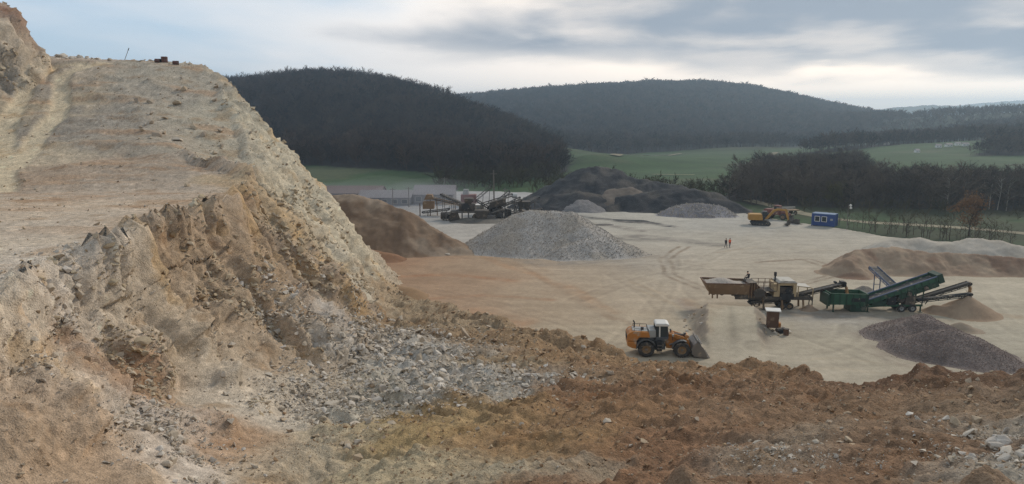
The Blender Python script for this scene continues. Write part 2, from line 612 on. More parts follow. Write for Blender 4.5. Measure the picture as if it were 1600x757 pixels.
# ---- base colours by zone (own colour of the ground; photo pixel of the zone's middle, sRGB, radius in m)
ZC = [
    (60, 400, (188, 168, 140), 7), (150, 345, (178, 160, 136), 8), (30, 440, (184, 166, 142), 4),
    (40, 330, (182, 160, 132), 8), (200, 300, (170, 150, 126), 7), (280, 330, (176, 152, 124), 6), (100, 270, (166, 140, 112), 7), (220, 270, (156, 138, 116), 8),
    (40, 170, (182, 162, 128), 7), (95, 160, (182, 160, 124), 7), (70, 150, (158, 144, 126), 6), (160, 190, (150, 138, 120), 9), (20, 250, (184, 164, 132), 7),
    (30, 90, (176, 158, 132), 9), (20, 30, (140, 100, 76), 5), (130, 95, (168, 152, 132), 8),
    (230, 150, (156, 144, 124), 8), (290, 120, (160, 148, 126), 9), (300, 180, (164, 152, 128), 8), (260, 220, (150, 136, 116), 6), (330, 230, (160, 148, 124), 8),
    (380, 200, (172, 162, 136), 8), (430, 270, (178, 166, 138), 8), (470, 330, (182, 168, 138), 7), (460, 370, (176, 156, 122), 6), (540, 430, (180, 168, 142), 6),
    (400, 330, (174, 148, 110), 5), (250, 350, (166, 132, 94), 5), (300, 385, (162, 130, 94), 6), (380, 400, (164, 134, 98), 6), (450, 450, (160, 136, 108), 7), (330, 440, (160, 134, 102), 6),
    (130, 420, (190, 178, 162), 4), (60, 470, (194, 182, 166), 4), (20, 520, (190, 174, 150), 4), (180, 470, (174, 156, 130), 5),
    (130, 590, (160, 122, 88), 3.5), (200, 590, (162, 126, 90), 3.5), (215, 590, (156, 100, 62), 1.5), (60, 640, (172, 150, 124), 4), (40, 720, (166, 140, 110), 4), (110, 720, (170, 134, 96), 3),
    (250, 660, (182, 168, 150), 3.5), (270, 730, (186, 172, 154), 3), (280, 540, (172, 150, 120), 5), (350, 590, (176, 158, 132), 5), (350, 700, (164, 122, 82), 3.5), (330, 500, (166, 142, 112), 5),
    (430, 640, (180, 166, 144), 5), (420, 540, (170, 146, 116), 6), (480, 720, (176, 158, 130), 4), (410, 740, (172, 148, 116), 3),
    (520, 560, (172, 160, 142), 5), (600, 550, (172, 162, 148), 6), (660, 560, (176, 168, 156), 6), (700, 600, (172, 162, 148), 5), (760, 610, (168, 156, 138), 4), (560, 620, (166, 152, 128), 5),
    (600, 690, (168, 136, 82), 4), (680, 690, (166, 132, 78), 4), (760, 660, (164, 126, 78), 5), (640, 740, (172, 150, 112), 3), (720, 660, (160, 128, 82), 3), (800, 690, (156, 116, 74), 4), (520, 700, (174, 156, 124), 3),
    (620, 480, (158, 132, 98), 6), (700, 500, (156, 128, 94), 7), (800, 540, (152, 118, 80), 7), (780, 570, (156, 130, 96), 5), (860, 560, (150, 112, 72), 6), (900, 590, (148, 120, 90), 4), (840, 600, (164, 152, 136), 2.6),
    (950, 590, (146, 106, 68), 6), (1000, 620, (142, 98, 62), 5), (900, 650, (144, 102, 64), 5), (860, 700, (150, 112, 66), 3.5), (800, 735, (164, 148, 118), 2), (920, 735, (156, 138, 112), 2), (1000, 700, (138, 94, 60), 4),
    (1100, 620, (138, 98, 64), 5), (1100, 700, (136, 94, 62), 4), (1200, 630, (136, 98, 66), 5), (1200, 720, (156, 140, 118), 2.2), (1240, 690, (150, 128, 102), 2.5), (1150, 660, (136, 100, 68), 3), (1320, 640, (136, 100, 68), 5), (1300, 720, (130, 92, 62), 3),
    (1400, 620, (126, 90, 60), 4), (1470, 600, (116, 80, 54), 4), (1400, 700, (132, 98, 68), 4), (1500, 650, (132, 104, 76), 3.5), (1560, 690, (148, 132, 112), 2.4), (1580, 740, (150, 138, 120), 2.2), (1480, 720, (128, 90, 60), 2.5), (1580, 630, (128, 100, 74), 4),
]
LK = 1.12
LKQ = 1.14
_zp, _zc, _zr = [], [], []
for (u, v, c, r) in ZC:
    h = hit(u, v)
    if h is None:
        h = np.array(atY(u, v, 112))
    _l = .3 * c[0] + .55 * c[1] + .15 * c[2]
    c = tuple(_l + (k - _l) * .70 for k in c)
    _zp.append(h); _zc.append(tuple(np.array(lin(*c, LKQ)) * (1.01, .985, .965))); _zr.append(r)
_zp, _zc, _zr = np.array(_zp), np.array(_zc), np.array(_zr)


def zone_col(V):
    V = V.astype(np.float32)
    w0 = np.zeros((len(V), 1), np.float32)
    acc = np.zeros((len(V), 3), np.float32)
    wr = np.stack([fbm(V / 3.0, 4, 31), fbm(V / 3.0, 4, 32), fbm(V / 3.0, 4, 33)], 1) * 2.2
    wr2 = np.stack([fbm(V / .9, 3, 34), fbm(V / .9, 3, 35), fbm(V / .9, 3, 36)], 1) * .9
    dist = np.clip(np.linalg.norm(V[:, :2], axis=1) / 45, .45, 1.6)[:, None]
    Q = V + (wr + wr2) * dist
    for p, c, r in zip(_zp, _zc, _zr):
        D = Q - p.astype(np.float32)
        d = np.einsum('ij,ij->i', D, D)
        w = np.exp(d * np.float32(-1 / (r * .62) ** 2)) + np.float32(1e-5) / (1 + d / np.float32(r * r))
        acc += w[:, None] * c.astype(np.float32)
        w0 += w[:, None]
    return acc / w0


# ---- mesh: rings round the viewpoint, finer near
ANG = np.radians(np.arange(-50, 52.0, 0.135))
RAD = np.exp(np.arange(math.log(7.0), math.log(185), 0.0048))
A2, R2 = np.meshgrid(ANG, RAD)
gx, gy = (R2 * np.sin(A2)).ravel(), (R2 * np.cos(A2)).ravel()
gz, gc, gs = quarry_h(gx, gy, True)
nr, nc = len(RAD), len(ANG)
V = np.stack([gx, gy, gz], 1)


def grid_normals(V, nr, nc):
    Q = V.reshape(nr, nc, 3)
    du = np.gradient(Q, axis=1); dv = np.gradient(Q, axis=0)
    n = np.cross(du, dv)
    n /= np.linalg.norm(n, axis=2, keepdims=True) + 1e-9
    n = n.reshape(-1, 3)
    return n * np.sign(n[:, 2:3] + 1e-9)


n0 = grid_normals(V, nr, nc)
SEL = gz > -2.0                                     # the rest lies under the quarry floor
Vfull = V.astype(np.float32)
gx, gy, gz, gc, gs, n0, V = (q[SEL].astype(np.float32) for q in (gx, gy, gz, gc, gs, n0, V))
steep = sstep(1 - n0[:, 2], 0.04, 0.22)
iscl = sstep(gc - gs, -0.8, 1.2)                    # 1 on the quarry side, 0 on the spoil
zz = V[:, 2]
# far-left crag
strike = gy * 0.9 + gx * 0.5
runnel = fbm(np.stack([strike / 2.2, zz / 9.0 + gx / 14, gx / 60], 1), 4, 51, .55, 'ridge')
lump = fbm(V / 5.0, 4, 52, .55, 'ridge')
rock = fbm(np.stack([gx, gy, zz * 1.7], 1) / 2.0, 4, 53, .6, 'ridge')
blk = fbm(V / .8, 4, 54, .65, 'ridge')
small = fbm(V / .30, 2, 55, .7, 'ridge')
stra = fbm(np.stack([gx / 12, gy / 12, zz / 1.1], 1), 3, 56, .5)
lod = np.clip(np.linalg.norm(V[:, :2], axis=1) / 30, .55, 1.7)
ledge = fbm(np.stack([gx / 8, gy / 2.4, zz / 2.4], 1), 4, 78, .55, 'ridge')
fac = np.zeros(len(V), np.float32)
stp = np.nonzero((steep > .05) & (iscl > .05))[0]
Q = V[stp] + np.stack([fbm(V[stp] / 1.2, 2, 58), fbm(V[stp] / 1.2, 2, 59), fbm(V[stp] / 1.2, 2, 60)], 1) * .25
Q = Q * np.array([1, .8, 1.25], np.float32)
patch = sstep(fbm(V[stp] / 6.5, 3, 66), -.25, .3)                 # hard rock shows in patches, the rest is loose
fac[stp] = (.24 * facets(Q / 2.8, 1) * np.clip(lod[stp], .6, 1.3) + .17 * facets(Q / 1.2, 2)) * (.25 + .75 * patch) + .08 * facets(Q / .5, 3) * (.2 + .8 * patch)
fac *= sstep(np.interp(gy, RY, RZ) - zz, .9, 2.8)
d_cl = steep * (0.46 * lump * lod + .80 * runnel * lod * (.6 + .5 * sstep(zz, 4, 12)) + .34 * rock * lod + .10 * blk + .035 * small + .26 * stra + fac) + (1 - steep) * ((.10 + .22 * sstep(gy, 66, 84)) * fbm(V / 4., 4, 57) + .30 * sstep(gy, 60, 75) * ledge + .03 * blk * sstep(fbm(V / 6., 3, 58), -.1, .4) + .015 * small)
clod = fbm(V / 1.15, 4, 61, .6, 'billow')
clod2 = fbm(V / .42, 3, 62, .65, 'billow')
swell = fbm(V / 4.5, 3, 63)
tracks = fbm(np.stack([(gx * .55 + gy * .83) / 1.3, (gx * .83 - gy * .55) / 7, zz * 0], 1), 3, 64, .5, 'ridge')
sp = np.nonzero(iscl < .95)[0]
lump_s = np.zeros(len(V), np.float32)
mixn = sstep(fbm(V[sp] / 3.0, 3, 67), -.3, .4)                   # patches of coarse clods between patches of fine soil
for sc_, am, sd_ in ((1.3, .30, 4), (.62, .20, 5), (.3, .10, 6)):
    d_, o_, r_ = worley(V[sp] / sc_, sd_)
    rad_ = .30 + .26 * r_[:, 0]
    lump_s[sp] += am * sc_ / .62 * np.clip(rad_ - d_, 0, None) * 2.2 * (.25 + .75 * mixn)
furrow = fbm(np.stack([(gx * .80 - gy * .60) / 1.7, (gx * .60 + gy * .80) / 6.5, zz * 0], 1), 3, 65, .5, 'ridge')
d_sp = .34 * furrow * np.clip(lod, .5, 1.3) + .34 * swell * np.clip(lod, .5, 1.3) + .16 * clod * np.clip(lod, .6, 1.4) + .08 * clod2 + .28 * tracks * lod + .035 * small + lump_s
disp = iscl * d_cl + (1 - iscl) * d_sp
# wheel tracks worn into the bench road
TRK = [np.array([hit(*p)[:2] for p in L_]) for L_ in (
    [(2, 300), (4, 250), (10, 205), (26, 172), (40, 140), (52, 120), (80, 108), (125, 101)],
    [(22, 262), (58, 212), (88, 186), (97, 160), (95, 136), (100, 117), (125, 106), (170, 98)])]


def dist_poly(x, y, pl):
    d = np.full(len(x), 1e9)
    for a, b in zip(pl[:-1], pl[1:]):
        ab = b - a
        t = np.clip(((x - a[0]) * ab[0] + (y - a[1]) * ab[1]) / (ab @ ab), 0, 1)
        d = np.minimum(d, np.hypot(x - a[0] - t * ab[0], y - a[1] - t * ab[1]))
    return d


tw = np.zeros(len(V))
for T_ in TRK:
    tw = np.maximum(tw, 1 - sstep(dist_poly(gx + .5 * swell, gy, T_), .7, 1.5))
tw *= (1 - steep * .6)
disp = disp * (1 - .8 * tw) - .22 * tw
V = V + n0 * disp[:, None]
nzt = fbm(V / 1.2, 3, 76)
zone = zone_col(np.stack([gx, gy, gz], 1))
# worn pale track, damp hollows of different soil, pale blocks
tside = np.clip(sum(np.exp(-(dist_poly(gx, gy, T_) / 5.0) ** 2) for T_ in TRK), 0, 1) * (1 - tw)
zone = zone * (1 - .2 * tside * np.clip(.6 + nzt, 0, 1))[:, None]
zone = zone * (1 - .85 * tw[:, None]) + np.array(lin(188, 172, 144, LKQ)) * .85 * tw[:, None]
band = sstep(fbm(np.stack([gx / 9, gy / 2.2, zz / 2.2], 1), 5, 77, .6), .02, .42) * (1 - steep) * iscl * (1 - tw) * sstep(gy, 40, 52)
zone = zone * (1 - .55 * band[:, None]) + np.array(lin(158, 126, 96, LKQ)) * .55 * band[:, None]
zone = zone * (1.09 - .09 * (1 - iscl))[:, None] * (1 - (1 - iscl)[:, None] * np.array([.035, 0., -.01]))
stain = sstep(fbm(V / 2.4, 5, 71, .6), .12, .5)[:, None]
zone = zone * (1 - .28 * stain * np.array([.6, .9, 1.2]))
och = sstep(fbm(V / 3.7 + 9, 4, 72, .6), .18, .5)[:, None] * steep[:, None] * iscl[:, None]
zone = zone * (1 - .5 * och) + np.array(lin(190, 156, 108, LKQ)) * .5 * och
pale = sstep(fbm(V / .6, 3, 73, .6), .28, .5)[:, None]
zone = zone * (1 + .28 * pale)
streak = fbm(np.stack([strike / .7, zz / 5.0, gx / 30], 1), 3, 74, .6)[:, None]
zone = zone * (1 + .16 * streak * steep[:, None])
zone *= (1 + .26 * fbm(V / .22, 2, 75))[:, None]
zone = np.clip(zone, .02, .75)
V[:, 2] = np.where(V[:, 2] < -1.2, -1.2, V[:, 2])
Vfull[SEL] = V
TN = grid_normals(Vfull, nr, nc)[SEL]
TV, T_CL, T_STEEP = V, iscl, steep
F = grid_faces(nr, nc)
F = F[SEL[F].all(1)]
F = (np.cumsum(SEL) - 1)[F]
fz = V[F].max(1)[:, 2]
fcl = iscl[F].mean(1)
keep = fz > -1.0
m_rock = earth('quarry_earth', .30, 3.4, 15.0, .8, .16)
Vc, Fc, Cc = compact(V, F[keep & (fcl >= .5)], zone)
o_cliff = tag(link('quarry_cliff', np_mesh('quarry_cliff', Vc, Fc, Cc), None, m_rock), 'pale tan quarry face with sandy bench and rutted track climbing its top', kind='structure')
Vc, Fc, Cc = compact(V, F[keep & (fcl < .5)], zone)
o_spoil = tag(link('spoil_slope', np_mesh('spoil_slope', Vc, Fc, Cc), None, m_rock), 'rough orange brown spoil slope strewn with clods and stones in the foreground', kind='structure')


# ================================================================== QUARRY FLOOR
def floor_edge(X):
    px = [(430, 300), (520, 300), (620, 297), (820, 300), (900, 308), (1000, 314), (1100, 322), (1170, 334), (1240, 347), (1320, 357), (1390, 371), (1500, 378), (1600, 391)]
    P = np.array([G(*p)[:2] for p in px])
    return np.interp(X, np.concatenate([[-200], P[:, 0], [160]]), np.concatenate([[P[0, 1]], P[:, 1], [92]]))


RAMP_A, RAMP_B = np.array(G(1150, 560)[:2]), np.array(G(1140, 474, 1.9)[:2])


def floor_h(X, Y):
    z = .10 * fbm(P3(X, Y, s=11.), 3, 81) + .03 * fbm(P3(X, Y, s=2.2), 3, 82)
    ab = RAMP_B - RAMP_A
    Lr = np.linalg.norm(ab)
    e = ab / Lr
    s = ((X - RAMP_A[0]) * e[0] + (Y - RAMP_A[1]) * e[1])
    q = np.abs((X - RAMP_A[0]) * e[1] - (Y - RAMP_A[1]) * e[0]) + .35 * fbm(P3(X, Y, s=1.7), 3, 83)
    top = 1.7 * sstep(s, 0, Lr * .95)
    endd = np.maximum(0, s - Lr)
    hr = np.maximum(0, top - np.maximum(0, q - 2.7) * .8 - endd * 1.3)
    rough = np.exp(-(np.maximum(0, q - 3.2) / 1.2) ** 2) * (q > 2.6) * sstep(s, 3, 8) * (1 - sstep(s, Lr, Lr + 3))
    # ruts worn into the ramp
    rut = np.exp(-(q / .4) ** 2) * sstep(s, 2, 6) * (1 - sstep(s, Lr - 1, Lr + .5))
    return z + hr + .25 * rough * fbm(P3(X, Y, s=.8), 3, 84, .6, 'billow') - .07 * rut, rough, rut, hr


FZ = [(650, 440, (176, 140, 108), 14), (750, 430, (174, 144, 114), 12), (700, 470, (174, 142, 112), 9), (850, 450, (178, 152, 122), 12), (620, 400, (160, 118, 88), 6), (800, 410, (178, 152, 122), 9),
      (900, 480, (180, 156, 126), 9), (1000, 470, (184, 166, 140), 12), (950, 440, (184, 164, 138), 12), (1000, 530, (182, 164, 136), 8), (1100, 560, (180, 166, 142), 8), (1200, 570, (182, 168, 144), 8), (1350, 570, (178, 164, 140), 8),
      (1100, 440, (186, 170, 146), 12), (1100, 400, (186, 172, 150), 14), (1250, 420, (182, 166, 142), 12), (1050, 370, (186, 176, 158), 12), (1200, 380, (184, 172, 152), 14), (1250, 365, (180, 170, 152), 12),
      (960, 400, (178, 166, 150), 9), (720, 360, (178, 170, 158), 12), (640, 320, (172, 168, 164), 16), (700, 330, (172, 168, 162), 14), (880, 330, (178, 172, 160), 12), (1000, 345, (184, 176, 160), 12), (1150, 355, (178, 172, 160), 10),
      (1400, 470, (186, 172, 146), 8), (1560, 450, (190, 176, 150), 12), (1450, 450, (188, 174, 150), 10), (1300, 500, (166, 158, 146), 6), (1240, 495, (160, 150, 136), 4), (1380, 540, (178, 166, 142), 6), (1590, 530, (184, 172, 148), 7), (1590, 480, (190, 176, 150), 7),
      (1500, 385, (196, 184, 162), 9), (1300, 540, (182, 168, 142), 6), (1320, 470, (178, 162, 134), 5), (600, 370, (168, 146, 126), 6), (1140, 500, (180, 168, 146), 4)]
_fp = np.array([G(u, v)[:2] for u, v, c, r in FZ]); _fc = np.array([lin(*[.85 * k + .15 * c[1] for k in c], LK * .78) for u, v, c, r in FZ]); _fr = np.array([r for *_, r in FZ])


def floor_cols(X, Y, hr, rough, rut):
    wx, wy = fbm(P3(X, Y, s=8.), 4, 85) * 6, fbm(P3(X, Y, s=8.), 4, 86) * 6
    acc = np.zeros((len(X), 3)); w0 = np.zeros((len(X), 1))
    for p, c, r in zip(_fp, _fc, _fr):
        d = np.hypot(X + wx - p[0], Y + wy - p[1])
        w = (np.exp(-(d / r) ** 2) + 1e-4 / (1 + (d / r) ** 2))[:, None]
        acc += w * c; w0 += w
    C = acc / w0
    def streak(pxs, wid, col, amt, sd):
        nonlocal C
        pl = np.array([G(*p)[:2] for p in pxs])
        d = dist_poly(X + wx * .12 * wid, Y + wy * .12 * wid, pl)
        k = (1 - sstep(d, wid * .3, wid)) * amt * (.45 + .75 * sstep(fbm(P3(X, Y, s=1.6), 3, sd), -.4, .4))
        C = C * (1 - k[:, None]) + np.array(lin(*col, LK)) * k[:, None]
    # coal-dark smears below the dark heaps, damp streaks, reddish bands, tyre arcs
    streak([(905, 338), (960, 345), (1010, 349), (1050, 354)], 2.0, (74, 72, 70), .85, 87)
    streak([(930, 350), (970, 356), (1000, 362)], 2.6, (112, 104, 96), .6, 88)
    streak([(950, 372), (1020, 372), (1080, 378), (1120, 383)], 4.0, (112, 106, 98), .65, 89)
    streak([(600, 432), (700, 428), (800, 440)], 1.2, (150, 108, 78), .5, 90)
    streak([(640, 470), (760, 462), (860, 470)], 1.0, (150, 112, 84), .4, 91)
    streak([(770, 392), (830, 425), (900, 470), (960, 500)], .9, (140, 118, 96), .5, 92)
    streak([(790, 388), (850, 420), (930, 468), (1000, 520)], .7, (150, 130, 108), .4, 93)
    streak([(700, 382), (860, 438), (960, 490)], 1.5, (158, 124, 94), .4, 94)
    for du in (0, 16):
        streak([(1060 + du, 385), (1030 + du, 405), (1040 + du, 430), (1090 + du, 452)], .5, (122, 106, 88), .7, 95)
        streak([(1180, 410), (1250 + du, 405), (1290 + du, 418), (1290 + du, 432), (1240 + du, 445)], .5, (122, 106, 88), .7, 96)
        streak([(1120, 395), (1180 + du, 388 - du * .3), (1300, 392)], .5, (156, 142, 122), .45, 97)
        streak([(985, 440 + du * .5), (1060, 470 + du * .5), (1110, 520 + du * .5)], .5, (156, 138, 114), .45, 98)
        streak([(1190, 585 - du), (1300, 575 - du), (1430, 590 - du), (1560, 610 - du)], .45, (160, 146, 124), .45, 99)
    streak([(1065, 470), (1085, 485), (1078, 500)], 1.3, (150, 138, 126), .5, 100)
    streak([(1180, 480), (1240, 492), (1300, 487), (1420, 492)], 2.0, (138, 124, 106), .55, 101)
    streak([(765, 384), (850, 413), (960, 408), (1000, 398)], 2.6, (128, 120, 110), .55, 109)
    streak([(1280, 494), (1400, 500), (1470, 500)], 2.2, (126, 112, 96), .55, 110)
    streak([(1340, 525), (1400, 565), (1500, 592)], 2.4, (140, 126, 112), .45, 115)
    streak([(600, 470), (700, 488), (800, 502)], 4.0, (160, 122, 92), .5, 116)
    streak([(880, 392), (1010, 400), (1100, 415)], 3.0, (144, 132, 116), .4, 117)
    streak([(1080, 470), (1110, 500), (1095, 530)], 1.8, (148, 126, 104), .5, 118)
    streak([(1440, 490), (1540, 490), (1590, 494)], 1.4, (150, 126, 98), .4, 103)
    # crossing wheel tracks of the loaders and trucks
    rt = random.Random(5)
    for a0, a1, a2, a3 in (((960, 545), (1010, 500), (1060, 450), (1050, 400)), ((1000, 565), (1080, 520), (1050, 470), (960, 430)), ((1190, 560), (1150, 590), (1060, 575), (980, 540)),
                           ((900, 470), (1000, 430), (1120, 410), (1260, 395)), ((830, 420), (960, 415), (1080, 395), (1200, 370)), ((720, 400), (800, 415), (900, 425), (1010, 415)), ((1040, 410), (1130, 425), (1240, 430), (1330, 440)),
                           ((760, 360), (850, 345), (950, 340), (1080, 350)), ((1100, 360), (1180, 365), (1300, 375), (1400, 385)), ((1100, 470), (1050, 440), (1080, 400), (1180, 380)), ((1240, 520), (1320, 540), (1400, 580), (1480, 600)),
                           ((1180, 545), (1260, 560), (1330, 545), (1330, 510)), ((620, 425), (720, 440), (830, 455), (930, 470)), ((640, 450), (760, 470), (880, 500), (960, 530)), ((700, 345), (740, 365), (790, 390), (850, 430)), ((1530, 460), (1560, 500), (1590, 520), (1620, 530))):
        P_ = [np.array(G(*q)[:2]) for q in (a0, a1, a2, a3)]
        tt = np.linspace(0, 1, 14)[:, None]
        pl = P_[0] * (1 - tt) ** 3 + 3 * P_[1] * tt * (1 - tt) ** 2 + 3 * P_[2] * tt ** 2 * (1 - tt) + P_[3] * tt ** 3
        d = dist_poly(X + wx * .05, Y + wy * .05, pl)
        am = rt.uniform(.06, .14)
        brk = .35 + .65 * sstep(fbm(P3(X, Y, s=5.), 3, rt.randint(1, 60)), -.35, .25)
        k = np.exp(-((d - 1.0) / .33) ** 2) * am * brk
        C = C * (1 - k[:, None]) * (1 + .10 * (np.exp(-((d - 1.65) / .3) ** 2) * brk)[:, None])
    C *= (1 + .13 * fbm(P3(X, Y, s=3.0), 5, 104, .6) + .15 * fbm(np.stack([X / 9, Y / 1.2, X * 0], 1), 4, 105) + .10 * fbm(P3(X, Y, s=.7), 3, 107))[:, None]
    C *= (1 + .12 * fbm(P3(X, Y, s=16.), 4, 108))[:, None]
    fl = np.clip(rough * .75, 0, .75)[:, None]
    C = C * (1 - fl) + np.array(lin(126, 114, 102, LK)) * fl
    tp = (sstep(hr, .5, 1.2) * .35)[:, None] * (1 - fl)
    C = C * (1 - tp) + np.array(lin(186, 174, 150, LK * .85)) * tp
    C = C * (1 - .2 * rut[:, None])
    return np.clip(C, .03, .7)


ANG2 = np.radians(np.arange(-42, 46.0, 0.14))
RAD2 = np.exp(np.arange(math.log(48.0), math.log(300), 0.0052))
A2, R2 = np.meshgrid(ANG2, RAD2)
fx, fy = (R2 * np.sin(A2)).ravel(), (R2 * np.cos(A2)).ravel()
fz_, rough_, rut_, hr_ = floor_h(fx, fy)
edge = floor_edge(fx) + 2.5 * fbm(P3(fx, fy, s=6.), 3, 106)
fz_ = fz_ - .5 * sstep(fy, edge - 1.5, edge + 1.5)
Ff = grid_faces(len(RAD2), len(ANG2))
okv = (fy < edge + 1.6)
Ff = Ff[okv[Ff].all(1)]
Vf, Ff, fxx = compact(np.stack([fx, fy, fz_], 1), Ff, np.arange(len(fx)))
Cf = floor_cols(fx[fxx], fy[fxx], hr_[fxx], rough_[fxx], rut_[fxx])
m_floor = earth('quarry_floor', .13, 1.8, 9.0, .6, .08)
o_floor = tag(link('quarry_floor', np_mesh('quarry_floor', Vf, Ff, Cf), None, m_floor), kind='structure')

# ================================================================== VALLEY
TREE_H = 11.0
VP = []
for u, v, Y, dz in [
    (500, 285, 285, 0), (600, 288, 275, 0), (750, 290, 268, 0), (880, 285, 275, 0), (1000, 262, 380, 0), (1100, 262, 385, 0), (1000, 245, 520, 0), (1100, 242, 540, 0), (1200, 236, 560, 0),
    (480, 262, 330, 0), (620, 268, 318, 0), (740, 277, 300, 0), (850, 277, 300, 0), (900, 247, 400, 0),
    (350, 122, 620, -TREE_H), (450, 112, 640, -TREE_H), (540, 108, 640, -TREE_H), (620, 119, 610, -TREE_H), (700, 146, 560, -TREE_H), (760, 176, 510, -TREE_H), (830, 211, 450, -TREE_H), (885, 240, 400, -6),
    (400, 200, 450, -8), (600, 200, 440, -8), (740, 225, 390, -6),
    (890, 240, 600, 0), (1050, 237, 640, 0), (1200, 230, 640, 0),
    (740, 152, 1180, -TREE_H), (850, 140, 1220, -TREE_H), (960, 131, 1250, -TREE_H), (1080, 126, 1280, -TREE_H), (1150, 129, 1280, -TREE_H), (1210, 138, 1270, -TREE_H), (1300, 160, 1230, -TREE_H), (1370, 178, 1180, -TREE_H), (1430, 195, 1100, -TREE_H),
    (900, 185, 900, -10), (1080, 182, 920, -10), (1250, 195, 900, -10), (1350, 208, 800, -8),
    (1450, 243, 400, 0), (1600, 250, 370, 0), (1350, 240, 440, 0), (1200, 262, 350, 0), (1600, 215, 520, 0), (1500, 222, 500, 0), (1420, 208, 620, -9), (1600, 181, 700, -13), (1500, 194, 680, -13), (1700, 172, 700, -13),
    (1300, 300, 235, 0), (1500, 300, 230, 0), (1600, 320, 205, 0), (1700, 330, 195, 0)]:
    x, y, z = atY(u, v, Y)
    VP.append((x, y, z + dz))
VP += [(x, 170, -.2) for x in (-160, -100, -40, 0, 50)] + [(90, 150, -.3), (110, 120, -.3), (150, 100, -.3), (120, 175, -.5), (0, 215, -.6), (60, 215, -.6), (-60, 225, -.5), (-140, 260, 2)]
VP += [(-420, 600, 70), (-420, 330, 30), (-300, 330, 12), (-260, 900, 25), (-60, 830, 0), (60, 800, -6), (-500, 1300, 30), (0, 1800, 30), (300, 1900, 20), (600, 1600, 10), (500, 900, 20), (700, 700, 40), (400, 400, 12), (300, 250, 6), (900, 1600, 10)]
V_T = TPS(VP, 0.5)


def valley_h(X, Y):
    z = V_T(X, Y)
    d = np.hypot(X, Y)
    k = sstep(d, 1500, 2300)
    z = np.clip(z, -30, 110) * (1 - k) - 12 * k
    z = z + 1.2 * fbm(P3(X, Y, s=60.), 4, 111) * sstep(d, 220, 500)
    inside = (Y < floor_edge(X) + .5)
    return np.where(inside, np.minimum(z, -.9), z - .12)


ANG3 = np.radians(np.arange(-78, 80.0, 0.4))
RAD3 = np.concatenate([np.exp(np.arange(math.log(90.0), math.log(1900), 0.009)), np.exp(np.linspace(math.log(1950), math.log(5000), 16))])
A2, R2 = np.meshgrid(ANG3, RAD3)
vx, vy = (R2 * np.sin(A2)).ravel(), (R2 * np.cos(A2)).ravel()
vz = valley_h(vx, vy)


def in_poly(x, y, poly):
    c = np.zeros(len(x), bool)
    n = len(poly)
    j = n - 1
    for i in range(n):
        xi, yi = poly[i]; xj, yj = poly[j]
        with np.errstate(divide='ignore', invalid='ignore'):
            c ^= ((yi > y) != (yj > y)) & (x < (xj - xi) * (y - yi) / (yj - yi) + xi)
        j = i
    return c


def wp(*pp):
    return [atY(u, v, Y)[:2] for u, v, Y in pp]


POLY_L = wp((300, 262, 345), (480, 262, 338), (620, 268, 322), (740, 277, 305), (850, 277, 300), (882, 262, 330), (893, 245, 390), (885, 200, 470), (800, 180, 600), (700, 145, 680), (540, 100, 760), (200, 100, 760), (100, 150, 420))
POLY_M = wp((640, 238, 700), (890, 240, 612), (960, 238, 640), (1050, 237, 655), (1210, 230, 655), (1300, 215, 760), (1440, 195, 1050), (1450, 195, 1250), (1300, 150, 1420), (1080, 120, 1440), (740, 130, 1400), (560, 150, 1200))
POLY_R1 = wp((1130, 300, 222), (1150, 270, 262), (1190, 250, 310), (1240, 230, 340), (1335, 230, 335), (1350, 250, 290), (1372, 280, 240), (1480, 285, 232), (1620, 285, 226), (1720, 285, 220), (1720, 300, 190), (1600, 318, 193), (1450, 318, 196), (1300, 318, 199), (1180, 318, 206))
POLY_R2 = wp((1240, 225, 455), (1340, 225, 480), (1380, 222, 505), (1480, 215, 520), (1580, 215, 500), (1700, 215, 480), (1700, 200, 560), (1500, 200, 590), (1380, 205, 585), (1300, 215, 530))
POLY_R3 = wp((1360, 205, 630), (1480, 195, 655), (1600, 190, 665), (1750, 190, 665), (1750, 180, 760), (1500, 185, 760), (1380, 200, 760))
POLY_R5 = wp((1330, 205, 800), (1480, 200, 800), (1650, 195, 800), (1650, 190, 1050), (1420, 195, 1050))
POLY_R4 = wp((1520, 235, 400), (1600, 235, 392), (1700, 235, 380), (1700, 225, 440), (1560, 228, 450))
woods = np.zeros(len(vx), bool)
for p in (POLY_L, POLY_M, POLY_R1, POLY_R2, POLY_R3, POLY_R4):
    woods |= in_poly(vx, vy, p)
wn = fbm(P3(vx, vy, s=40.), 5, 112, .55)
wn2 = fbm(P3(vx, vy, s=14.), 4, 113, .55)
green = np.array(lin(60, 80, 48)); dull = np.array(lin(78, 80, 60)); litter = np.array(lin(44, 38, 36)); scrub = np.array(lin(58, 58, 42))
k = sstep(wn + .5 * wn2, -.05, .55)[:, None] * .75
C = green * (1 - k) + dull * k
k = ((vy < 232) & (np.abs(vx) < 230))[:, None] * sstep(wn2, -.5, .4)[:, None] * .75
C = C * (1 - k) + scrub * k
C = np.where(woods[:, None], litter * (1 + .3 * wn2[:, None]), C)
far = sstep(np.hypot(vx, vy), 1500, 2100)[:, None]
dry = (sstep(vx, 120, 220) * sstep(vy, 560, 640) * .8)[:, None]
C = C * (1 - dry) + scrub * .8 * dry
C = C * (1 - far) + litter * far * .9
C = C * (1 + .25 * wn2[:, None] + (.22 * fbm(np.stack([vx / 90, vy / 11, vx * 0], 1), 4, 114))[:, None] * (1 - woods)[:, None])
Fv = grid_faces(len(RAD3), len(ANG3))
hillf = (in_poly(vx, vy, POLY_L) | in_poly(vx, vy, POLY_M))[Fv].all(1)
Vall = np.stack([vx, vy, vz], 1)
m_mead = earth('meadow', .22, .5, 3.0, .3, .1)
a_, b_, c_ = compact(Vall, Fv[~hillf], np.clip(C, .005, .5))
